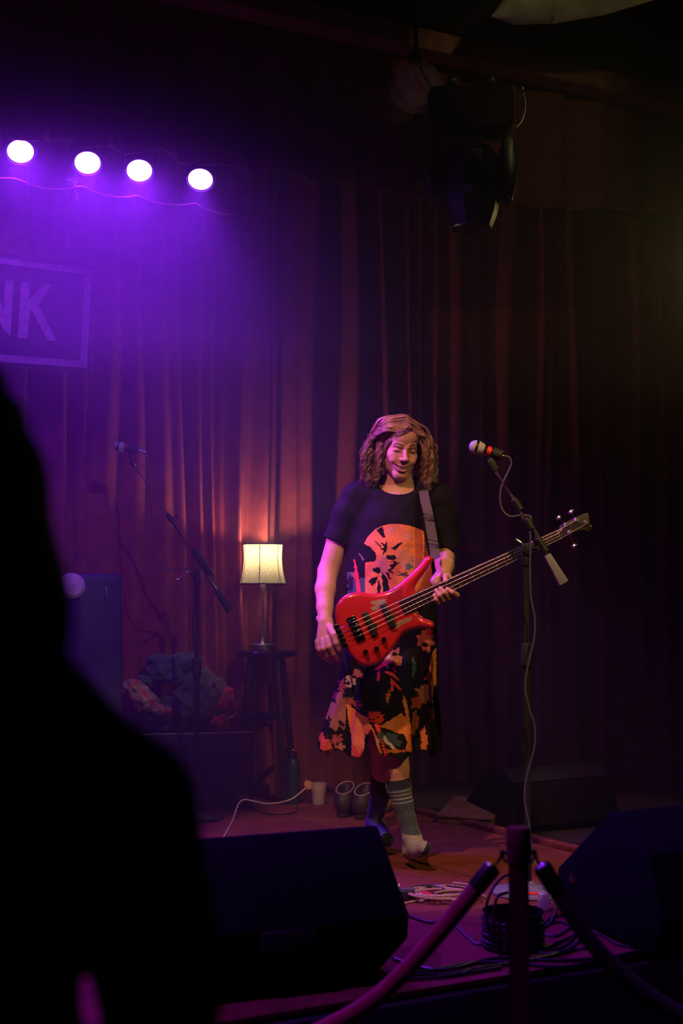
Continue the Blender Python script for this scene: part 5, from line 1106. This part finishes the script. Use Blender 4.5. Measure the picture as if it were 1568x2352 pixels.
cp = F(731, 1848); cup = thing('drinks_cup', 'clear plastic cup of cloudy drink on the carpet beside the shoes', 'cup', cp)
m = MB(); m.lathe([(0.0, 0.001), (0.029, 0.001), (0.0415, 0.105), (0.043, 0.108), (0.0405, 0.108), (0.028, 0.004)], cp, (0, 0, 1), 32, cap=False); m.build('cup_wall', mat('clear plastic', (0.55, 0.5, 0.5), 0.15, alpha=0.35, noise=(10, .05)), cup)
m = MB(); m.lathe([(0.0, 0.004), (0.0275, 0.004), (0.037, 0.078), (0.0, 0.079)], cp, (0, 0, 1), 32); m.build('drink', mat('cloudy drink', (0.50, 0.33, 0.33), 0.3, noise=(30, .15)), cup)
m = MB(); pc = P(708, 1803, cp.y - 0.01); m.lathe([(0.0, -0.006), (0.022, -0.006), (0.026, 0.0), (0.022, 0.006), (0.0, 0.006)], pc, (0.55, -0.7, 0.45), 24); sl_ = m.build('citrus_slice', mat('orange peel', (0.55, 0.26, 0.14), 0.6, noise=(90, .2)), cup, label='tan slice leaning off the rim')
bt = F(670, 1846); bo = thing('steel_bottle', 'dark green insulated bottle with a loop cap standing under the stool edge', 'bottle', bt)
m = MB(); m.lathe([(0.0, 0.0), (0.038, 0.0), (0.041, 0.006), (0.041, 0.205), (0.034, 0.228), (0.024, 0.235), (0.0, 0.235)], bt, (0, 0, 1), 36); m.build('flask', mat('dark green powder coat', (0.012, 0.04, 0.035), 0.4, noise=(80, .1)), bo)
m = MB(); m.lathe([(0.026, 0.235), (0.027, 0.252), (0.022, 0.258), (0.0, 0.259)], bt, (0, 0, 1), 28); m.tube([bt + Vector((0.012 * math.cos(a), 0, 0.262 + 0.013 * math.sin(a))) for a in np.linspace(0, PI, 9)], 0.004, 8); m.build('cap', dark_chrome, bo)
# shoes
leather = mat('dark brown leather', (0.028, 0.018, 0.018), 0.6, noise=(40, 0.3)); pipe_m = mat('pale collar piping', (0.34, 0.26, 0.26), 0.6, noise=(60, .1)); sole_m = mat('black rubber sole', (0.012, 0.012, 0.013), 0.7, noise=(60, .2))
def shoe(px, py, ang, lab, tone=None):
    c = F(px, py); t = thing('leather_shoe', lab, 'shoe', c, 'shoes left on the carpet'); a = math.radians(ang)
    # local: heel at origin, toe along +y' (away from the camera)
    dx, dy = Vector((math.cos(a), math.sin(a), 0)), Vector((-math.sin(a), math.cos(a), 0))
    KS = 1.22; K = lambda x, y, z: c + (dx * x + dy * y + Z * z) * KS
    q = Field(np.array(tuple(c)) - [0.4, 0.4, 0.01], np.array(tuple(c)) + [0.4, 0.4, 0.18], 0.004); MM = np.array([list(dx), list(dy), [0, 0, 1]]).T
    q.ell(K(0, 0.06, 0.05), (0.0464, 0.0854, 0.0732), 0.02, MM); q.ell(K(0, 0.16, 0.035), (0.0549, 0.1342, 0.0427), 0.02, MM); q.cone(K(0, 0.035, 0.06), K(0, 0.045, 0.10), 0.046, 0.045, 0.02)
    q.cone(K(0, 0.085, 0.05), K(0, 0.082, 0.115), 0.048, 0.044, 0.02); q.ell(K(0, 0.062, 0.128), (0.0355, 0.0660, 0.0620), 0.003, MM, sub=True)
    X, Y, W = np.meshgrid(*[q.lo[i] + q.h * np.arange(q.n[i]) for i in range(3)], indexing='ij', sparse=True); q.D = np.maximum(q.D, 0.014 - W + 0 * q.D); q.D = np.maximum(q.D, W - 0.110 - 0.30 * ((X - c.x) * dy.x + (Y - c.y) * dy.y) - 0 * q.D).astype(np.float32)
    v, fc = q.mesh(); np_mesh('upper', relax(v, fc, 1), fc, tone or leather, t)
    m = MB(); pr = [(0.036 * math.sin(u) * (1 + 0.25 * (math.cos(u) < 0)), 0.13 - 0.145 * math.cos(u)) for u in np.linspace(0, 2 * PI, 33)[:-1]]; m.prism([K(x, y, 0.0005) for x, y in pr], Z * 0.018); m.build('sole', sole_m, t, bevel=0.003)
    m = MB(); m.tube([K(0.0335 * math.cos(u), 0.059 + 0.058 * math.sin(u), 0.0910 + 0.30 * (0.059 + 0.058 * math.sin(u))) for u in np.linspace(0, 2 * PI, 30)], 0.003, 8, cap=False); m.build('collar_piping', pipe_m, t, label='pale piping')
shoe(784, 1878, -14, 'brown leather shoe of the pair, the one nearer the drinks cup')
shoe(825, 1882, -18, "brown leather shoe of the pair, the one nearer the man's rear foot")
shoe(888, 1866, 8, "tan shoe lying behind the man's feet, partly hidden", mat('tan suede', (0.25, 0.15, 0.12), 0.8, noise=(60, .2)))

# ================================================================== wedge monitors, box and board on the stage
wm_ = mat('black cabinet paint', (0.0045, 0.0045, 0.006), 0.85, spec=0.06, noise=(120, 0.3), bump=(300, 0.4, 0.001))
def wedge(lab, c_end, along, depth, Lw, prof, sgn=-1, edge=None):
    """profile (s, z) extruded from c_end along `along` for Lw; s runs along depth"""
    t = thing('wedge_monitor', lab, 'monitor speaker', Vector((c_end.x, c_end.y, 0)) + along * (Lw / 2), 'wedge monitors on the stage')
    m = MB(); m.prism([c_end + depth * s + Z * z for s, z in prof], along * Lw); m.build('cabinet', wm_, t, bevel=0.012)
    return t
prof = [(0.0, 0.41), (0.20, 0.19), (0.19, 0.12), (0.03, 0.004), (-0.34, 0.004), (-0.36, 0.07)]
c = P(868, 1893, 4.17); c = Vector((c.x, c.y, 0)); al = (Vector((-0.457, -0.205, 0))).normalized(); dp = Vector((0.42, -0.9, 0)).normalized()
t = wedge('large black wedge monitor seen from behind between the foreground person and the rope', c, al, dp, 0.72, prof)
gi = mat('black steel mesh', (0.015, 0.015, 0.018), 0.5, 0.5, bump=(700, 1.0, 0.002), noise=(400, .3))
def strip_on(t, c, al, dp, a, b, l0, l1, th, name, m_):
    (s0, z0), (s1, z1) = a, b; nrm_ = Vector((0, 0, 0)); e = dp * (s1 - s0) + Z * (z1 - z0); nn_ = al.cross(e).normalized()
    if nn_.z < 0: nn_ = -nn_
    m = MB(); m.prism([c + dp * s0 + Z * z0 + al * l0, c + dp * s1 + Z * z1 + al * l0, c + dp * s1 + Z * z1 + al * l1, c + dp * s0 + Z * z0 + al * l1], nn_ * th); return m.build(name, m_, t, bevel=0.003)
strip_on(t, c, al, dp, (-0.32, 0.11), (-0.03, 0.385), 0.04, 0.68, 0.006, 'front_grille', gi)
m = MB(); m.box(c + al * 0.36 + dp * 0.192 + Z * 0.155, (0.16, 0.02, 0.055), (al, dp, Z)); m.build('connector_plate', black_plastic, t, bevel=0.003)
c2 = P(1408, 1857, 4.47); c2 = Vector((c2.x, c2.y, 0)); dp2 = Vector((0.29, -0.957, 0)).normalized()
prof2 = [(0.0, 0.40), (0.22, 0.30), (0.30, 0.12), (0.24, 0.004), (-0.34, 0.004), (-0.40, 0.05), (-0.41, 0.15), (-0.03, 0.392)]
t = wedge('black wedge monitor with a yellow-lit top edge at the frame side past the rope post', c2, U, dp2, 0.62, prof2)
strip_on(t, c2, U, dp2, (-0.38, 0.175), (-0.06, 0.375), 0.04, 0.58, 0.006, 'front_grille', gi)
m = MB(); m.lathe([(0.018, 0), (0.018, 0.006), (0.0, 0.007)], c2 - dp2 * 0.28 + Z * 0.14, -U, 16); m.build('handle_hole', black_gloss, t)
c3 = F(1140, 1905); c3 = Vector((c3.x, c3.y + 0.1, 0)); prof3 = [(0.0, 0.26), (0.12, 0.20), (0.16, 0.004), (-0.25, 0.004), (-0.27, 0.05), (-0.05, 0.26)]
t = wedge('low dark wedge monitor in the shadow beyond the worn wooden strip', c3, U, -V, 0.62, prof3)
strip_on(t, c3, U, -V, (0.01, 0.258), (0.115, 0.205), 0.03, 0.59, 0.005, 'front_grille', gi)
bx0, bx1 = F(1000, 1893), F(1140, 1903); card = mat('brown board', (0.17, 0.07, 0.045), 0.7, noise=(18, 0.25))
bxt = thing('wooden_box', 'low brown wooden box with sloping lid beyond the worn strip', 'box', F(1080, 1900))
bd = (bx1 - bx0).normalized(); bn = Vector((-bd.y, bd.x, 0)); bw = (bx1 - bx0).length - 0.03
m = MB(); b0 = bx0 + bn * 0.03
m.prism([b0 + Z * 0.001, b0 + bn * 0.22 + Z * 0.001, b0 + bn * 0.22 + Z * 0.085, b0 + Z * 0.03], bd * bw); m.build('carcass', card, bxt, bevel=0.003)
m = MB(); m.prism([b0 + Z * 0.031 - bn * 0.01, b0 + bn * 0.225 + Z * 0.087, b0 + bn * 0.225 + Z * 0.098, b0 + Z * 0.042 - bn * 0.01], bd * (bw + 0.006)); m.build('lid', card, bxt, bevel=0.002)
# upright case behind, far left
dsp = thing('upright_case', 'tall dark blue equipment case standing before the curtain behind the foreground person', 'case', Wp(205, 1780, 0.42))
p0 = R((Wp(205, 1600, 0.42) - C0).dot(U), 0.42); hc = Wp(205, 1318, 0.42).z
m = MB(); m.box(p0 + Z * (hc / 2 + 0.002), (0.24, 0.30, hc - 0.004), (U, V, Z)); m.build('shell', mat('dark blue case', (0.03, 0.032, 0.075), 0.6, noise=(10, .2)), dsp, bevel=0.035)
m = MB(); cc = Wp(243, 1360, 0.58); m.box(cc, (0.006, 0.02, 0.045), (U, V, Z)); m.build('latch', chrome, dsp, bevel=0.002)
m = MB(); cc = Wp(165, 1345, 0.60); m.lathe([(0.0, -0.02), (0.05, -0.012), (0.062, 0.0), (0.05, 0.012), (0.0, 0.02)], cc, (0.3, -0.8, 0.3), 28); tag(m.build('felt_hat', mat('pale felt', (0.45, 0.36, 0.42), 0.9, noise=(30, .1))), 'small pale round hat hung on the upright case', 'hat')
# ================================================================== cables and boxes at the stage edge
def coil(c, rad, n, r, m_, name, lab, group, wob_=0.015, th0=0.0, flat=0.35, turns=None, cat='cable'):
    m = MB(); pts = []
    T_ = np.linspace(0, 2 * PI * n, int(26 * n)); rs = np.random.default_rng(int(c.x * 1000) & 255)
    ph = rs.uniform(0, 6, 6)
    for a in T_:
        q = rad * (1 + wob_ / rad * math.sin(a * 0.37 + ph[0]) + 0.10 * math.sin(a * 1.13 + ph[1]))
        cx_ = c.x + 0.02 * math.sin(a * 0.21 + ph[2]); cy_ = c.y + 0.03 * math.sin(a * 0.17 + ph[3])
        pts.append(Vector((cx_ + q * math.cos(a + th0), cy_ + q * flat * 2 * math.sin(a + th0), r + 0.003 + 0.0022 * a / PI * 0.9 + 0.006 * (1 + math.sin(a * 0.8 + ph[4])))))
    m.tube(pts, r, 8); return tag(m.build(name, m_), lab, cat, group)
braid = bpy.data.materials.new('braided cable'); braid.use_nodes = True; nt = braid.node_tree; b = nt.nodes['Principled BSDF']; b.inputs['Roughness'].default_value = 0.7
tc = nt.nodes.new('ShaderNodeTexCoord'); wv_ = nt.nodes.new('ShaderNodeTexWave'); wv_.inputs['Scale'].default_value = 62; wv_.inputs['Distortion'].default_value = 3; nt.links.new(tc.outputs['Object'], wv_.inputs['Vector'])
cr = nt.nodes.new('ShaderNodeValToRGB'); cr.color_ramp.elements[0].position = 0.45; cr.color_ramp.elements[0].color = (0.10, 0.03, 0.02, 1); cr.color_ramp.elements[1].position = 0.55; cr.color_ramp.elements[1].color = (0.55, 0.40, 0.26, 1)
nt.links.new(wv_.outputs['Color'], cr.inputs[0]); nt.links.new(cr.outputs[0], b.inputs['Base Color'])
G1 = 'cables on the front of the stage'
def floor_cable(pts, r, m_, name, lab, z=0.0, group=G1):
    m = MB(); q = [F(p[0], p[1], (p[2] if len(p) > 2 else 0) + r + 0.001) for p in pts]; m.tube(spline(q, 8), r, 8); return tag(m.build(name, m_), lab, 'cable', group)
coil(F(1010, 2062), 0.105, 4.2, 0.0042, braid, 'braided_cable', 'coiled brown and cream braided cable lying beside the big wedge monitor', G1, flat=0.42)
coil(F(1058, 2070), 0.07, 2.4, 0.0045, braid, 'braided_cable', 'smaller cream braided loop under the red rope', G1, flat=0.4)
floor_cable([(915, 2082), (940, 2072), (975, 2068), (1010, 2060), (1040, 2066)], 0.0042, braid, 'braided_cable', 'braided cable end running to the small black box')
coil(F(985, 2058), 0.07, 2.6, 0.003, cable_black, 'black_cable', 'black cable tangled over the braided coil', G1, flat=0.5)
floor_cable([(905, 2078), (930, 2098), (960, 2112), (1000, 2119), (1035, 2108), (1060, 2085)], 0.0042, cable_black, 'black_cable', 'black cable bowing forward from the wedge to the rope')
m = MB(); m.tube(spline([F(968, 2057, 0.01), F(972, 2050, 0.02), F(985, 2055, 0.03), F(1000, 2060, 0.01)], 6), 0.006, 8); tag(m.build('red_plug_lead', mat('red plug', (0.7, 0.03, 0.04), 0.4, noise=(40, .1))), 'short red lead on the braided coil', 'cable')
floor_cable([(1042, 2122), (1060, 2140), (1080, 2158), (1095, 2168), (1120, 2168), (1140, 2162)], 0.0042, cable_grey, 'grey_cable', 'glossy cable running from the red rope to the black tub')
for i, q in enumerate([[(900, 2200), (950, 2218), (1000, 2228), (1050, 2222), (1100, 2208), (1150, 2200), (1200, 2202), (1300, 2206), (1420, 2196)],
                       [(930, 2238), (1000, 2228), (1060, 2215), (1120, 2210), (1200, 2214), (1300, 2220), (1400, 2200), (1500, 2176)],
                       [(880, 2250), (960, 2240), (1040, 2236), (1110, 2222), (1180, 2212), (1260, 2196), (1320, 2180)],
                       [(860, 2262), (930, 2250), (1010, 2244), (1090, 2232), (1150, 2222)]]):
    floor_cable(q, 0.0055, cable_black, 'black_cable', ['thick black cable along the stage lip, furthest back of the bundle', 'thick black cable reaching under the wedge with the yellow-lit edge', 'thick black cable rising towards the tangle behind the post', 'thick black cable closest to the stage lip'][i])
floor_cable([(1338, 2090), (1355, 2120), (1385, 2118), (1430, 2098), (1462, 2075), (1475, 2068)], 0.004, cable_black, 'black_cable', 'black cable looping under the rope by the far wedge')
for i, q in enumerate([[(1225, 2090), (1250, 2120), (1290, 2118), (1320, 2140), (1300, 2170), (1262, 2180), (1240, 2150), (1262, 2110), (1310, 2100)],
                       [(1222, 2130), (1270, 2150), (1310, 2130), (1345, 2120), (1330, 2160), (1280, 2190), (1240, 2200)],
                       [(1232, 2185), (1280, 2165), (1320, 2148), (1352, 2140), (1385, 2150), (1420, 2170), (1480, 2178)],
                       [(1250, 2060), (1275, 2085), (1262, 2120), (1230, 2140), (1222, 2170), (1250, 2190), (1300, 2184), (1350, 2176)]]):
    floor_cable(q, 0.0042, [cable_black, cable_grey][i % 2], 'tangled_cable', ['black cable forming a loop in the tangle behind the post', 'grey cable crossing the tangle behind the post', 'black cable leaving the tangle towards the frame side', 'grey cable snaking down the far side of the tangle'][i])
# direct box
db = F(928, 2066); dbx = thing('direct_box', 'small black direct box with a switch beside the wedge', 'audio box', db); m = MB(); m.box(db + Z * 0.018, (0.075, 0.06, 0.034)); m.build('case', black_paint, dbx, bevel=0.003)
m = MB(); m.box(db + Vector((0, 0.0, 0.037)), (0.07, 0.03, 0.003)); m.tube([db + Vector((-0.02, 0.0, 0.038)), db + Vector((-0.018, 0, 0.056))], 0.004, 8); m.build('switch', chrome, dbx)
# round tub wound with cable
tbp = F(1178, 2176); tub = thing('cable_tub', 'round black tub wound with loops of cable behind the rope post', 'tub', tbp)
m = MB(); m.lathe([(0.0, 0.001), (0.075, 0.001), (0.085, 0.01), (0.09, 0.105), (0.094, 0.108), (0.094, 0.112), (0.086, 0.112), (0.080, 0.02), (0.0, 0.018)], tbp, (0, 0, 1), 40, cap=False); m.build('tub_wall', black_gloss, tub)
m = MB()
for k in range(5):
    rr_ = 0.094; m.tube([tbp + Vector((rr_ * math.cos(a), rr_ * math.sin(a), 0.012 + 0.017 * k + 0.006 * math.sin(a + k) + 0.003)) for a in np.linspace(0, 2 * PI, 48)], 0.0048, 8)
m.build('wound_cable', cable_black, tub)
m = MB(); q = lambda x, y, d: P(x, y, tbp.y + d)
m.tube(spline([q(1195, 2010, -0.06), q(1160, 2012, -0.08), q(1135, 2035, -0.1), q(1118, 2075, -0.12), q(1118, 2120, -0.12), q(1128, 2150, -0.12)], 8), 0.0045, 8); tag(m.build('tangled_cable', cable_black), 'black cable arching over the rim of the tub', 'cable', G1)
m = MB(); m.tube(spline([q(1165, 2050, -0.10), q(1142, 2060, -0.12), q(1135, 2095, -0.13), q(1133, 2140, -0.13), q(1135, 2170, -0.13), q(1150, 2196, -0.13)], 8), 0.0048, 8); tag(m.build('tangled_cable', cable_black), 'glossy cable hanging down the face of the tub', 'cable', G1)
# red tape and grey box at the stand's base
m = MB(); a = bR + Vector((-0.02, -0.10, 0.016)); m.box(bR + Vector((0.005, -0.085, 0.0185)), (0.05, 0.03, 0.003)); tag(m.build('red_tape_mark', mat('red tape', (1, 0, 0)), bevel=0.001), 'red tape patch stuck on the grey stand base', 'tape')
gb = F(1248, 2092); m = MB(); m.box(gb + Z * 0.03, (0.035, 0.03, 0.058)); gbx = thing('power_plug', 'small pale grey plug block standing in the tangle', 'plug', gb); m.build('block', mat('pale grey plastic', (0.40, 0.38, 0.36), 0.5, noise=(50, .1)), gbx, bevel=0.003)

# ================================================================== rope barrier in front of the stage
YP = 3.27; pp = P(1190, 1905, YP); base = Vector((pp.x, pp.y, FZ))
post = thing('barrier_post', 'dark red rope barrier post with a flat cap before the stage', 'barrier post', base)
post_m = mat('dark red lacquered post', (0.10, 0.012, 0.022), 0.35, noise=(20, .2), coat=0.3)
zt2 = P(1190, 1900, YP).z; zs = P(1190, 1962, YP).z
m = MB(); m.lathe([(0.0, 0.0), (0.16, 0.0), (0.165, 0.012), (0.15, 0.03), (0.04, 0.045), (0.0, 0.05)], base, (0, 0, 1), 40); m.build('base', post_m, post)
m = MB(); m.tube([base + Z * 0.04, Vector((base.x, base.y, zs))], 0.0235, 24); m.build('pole', post_m, post)
m = MB(); m.lathe([(0.0235, -0.02), (0.027, -0.016), (0.0275, -0.002), (0.0285, 0.0), (0.0285, zt2 - zs - 0.006), (0.026, zt2 - zs), (0.0, zt2 - zs + 0.001)], (base.x, base.y, zs), (0, 0, 1), 32); m.build('post_cap', post_m, post)
for s in (-1, 1):
    m = MB(); m.tube([Vector((base.x + s * 0.024 + 0.011 * math.cos(a), base.y, zs - 0.006 + 0.012 * math.sin(a))) for a in np.linspace(0, 2 * PI, 14)], 0.0032, 8, cap=False); m.build('ring', dark_chrome, post)
rope_red = mat('dark red velvet rope', (0.24, 0.006, 0.03), 0.9, noise=(60, .2), sheen=0.15, bump=(300, .3, .001)); rope_dk = mat('dark velvet rope', (0.018, 0.004, 0.007), 0.9, noise=(60, .2), sheen=0.02, bump=(300, .3, .001))
K = lambda x, y, d=0.0: P(x, y, YP + d)
for nm, lab, hook, body_, mt in (('velvet_rope', 'dark red velvet rope sagging from the post towards the big wedge', [(1162, 1962, 0), (1152, 1955, 0), (1148, 1972, 0), (1138, 1985, 0)], [(1128, 1996, 0), (1060, 2080, 0.0), (1000, 2152, 0.0), (930, 2230, 0.0), (850, 2302, 0), (740, 2365, 0), (600, 2425, 0)], rope_red),
                                 ('velvet_rope', 'nearly black velvet rope falling from the post towards the frame corner', [(1220, 1958, 0), (1228, 1955, 0), (1232, 1972, 0), (1238, 1985, 0)], [(1246, 1994, 0), (1300, 2080, 0), (1350, 2155, 0), (1420, 2230, 0), (1500, 2295, 0), (1600, 2350, 0), (1720, 2390, 0)], rope_dk)):
    t = thing(nm, lab, 'rope', K(*hook[0]), 'velvet ropes of the barrier')
    m = MB(); m.tube(spline([K(*q) for q in hook], 6), 0.0035, 8); m.build('hook', dark_chrome, t)
    b0, b1 = K(*body_[0]), K(*body_[1]); dr = (b1 - b0).normalized()
    m = MB(); m.lathe([(0.006, -0.012), (0.020, -0.006), (0.0215, 0.0), (0.0215, 0.055), (0.019, 0.058)], b0, dr, 24); m.build('end_cap', dark_chrome, t)
    m = MB(); m.tube(spline([K(*q) for q in body_], 8), 0.0195, 18); m.build('rope_body', mt, t)

# ================================================================== person in the foreground, a dark silhouette seen from behind
fgm = mat('black jacket', (0.006, 0.006, 0.007), 0.95, noise=(20, .2), spec=0.05); fhair = mat('dark hair', (0.010, 0.006, 0.005), 0.8, noise=(90, .4), spec=0.1)
YG = 1.2; G = lambda x, y, d=0.0: P(x, y, YG + d)
fg = thing('person', 'long-haired spectator in dark clothes standing close to the camera, seen from behind', 'person', (G(-190, 2000).x, YG, FZ))
q = Field(A3((G(-860, 2000).x, YG - 0.2, FZ)), A3((G(560, 2000).x, YG + 0.24, 1.36)), 0.0075)
q.ell(G(-215, 1050), (0.072, 0.10, 0.115), 0.02); q.cone(G(-210, 1200), G(-185, 1560), 0.06, 0.075, 0.03)
for s in (-1, 1):
    sx = -200 + s * 480
    q.cone(G(-200 + s * 190, 1700), G(sx - s * 70, 1805), 0.065, 0.058, 0.05); q.chain([G(sx + s * 8, 1850), G(sx + s * 92, 2240, -0.01), G(sx + s * 70, 2900, 0.03)], [0.060, 0.050, 0.034], 0.02)
    hp_ = G(sx + s * 70, 2900, 0.03); q.ell(hp_ - Z * 0.07, (0.022, 0.04, 0.055), 0.02)
    for k in range(4): q.chain([hp_ + Vector((0, -0.03 + 0.02 * k, -0.10)), hp_ + Vector((-s * 0.005, -0.03 + 0.02 * k, -0.15)), hp_ + Vector((-s * 0.015, -0.03 + 0.02 * k, -0.185))], [0.010, 0.009, 0.0085], 0.003)
    q.chain([hp_ + Vector((0, 0.03, -0.04)), hp_ + Vector((-s * 0.005, 0.065, -0.09)), hp_ + Vector((-s * 0.008, 0.07, -0.115))], [0.012, 0.010, 0.009], 0.004)
    hx_ = G(-185, 1600).x + s * 0.09
    q.chain([(hx_, YG, 0.28), (hx_ + s * 0.01, YG, -0.12), (hx_ + s * 0.015, YG - 0.01, FZ + 0.09)], [0.085, 0.058, 0.042], 0.03)
    q.chain([(hx_ + s * 0.015, YG - 0.02, FZ + 0.045), (hx_ + s * 0.02, YG + 0.15, FZ + 0.035)], [0.042, 0.036], 0.03)
q.ell(G(-200, 1820), (0.170, 0.11, 0.17), 0.04); q.ell(G(-200, 2250), (0.136, 0.10, 0.26), 0.03); q.ell(G(-185, 2750), (0.165, 0.11, 0.17), 0.05)
q.D[:, :, 0:2] = 0.02
v, fc = q.mesh(); v = relax(v, fc, 1); np_mesh('body', v, fc, fgm, fg)
q = Field(A3(G(-560, 780)) - [0, 0.18, 0.45], A3(G(200, 700)) + [0.03, 0.15, 0.03], 0.006)
q.ell(G(-215, 1040, -0.02), (0.082, 0.115, 0.125), 0.02)
for s in (-1, 1): q.chain([G(-215 + s * 70, 960, -0.01), G(-215 + s * 145, 1160, -0.01), G(-215 + s * 235, 1370, -0.02), G(-215 + s * 280, 1560, -0.03)], [0.055, 0.050, 0.042, 0.034], 0.03)
q.chain([G(-185, 1100, -0.06), G(-185, 1600, -0.09)], [0.09, 0.06], 0.05); q.ell(G(-215, 1380, -0.04), (0.105, 0.08, 0.12), 0.04)
X, Y, W = np.meshgrid(*[q.lo[i] + q.h * np.arange(q.n[i]) for i in range(3)], indexing='ij', sparse=True)
q.D = (q.D + 0.002 * np.sin(X * 260 + 6 * np.sin(W * 12)) ).astype(np.float32)
v, fc = q.mesh(); v = relax(v, fc, 1); np_mesh('hair', v, fc, fhair, fg)
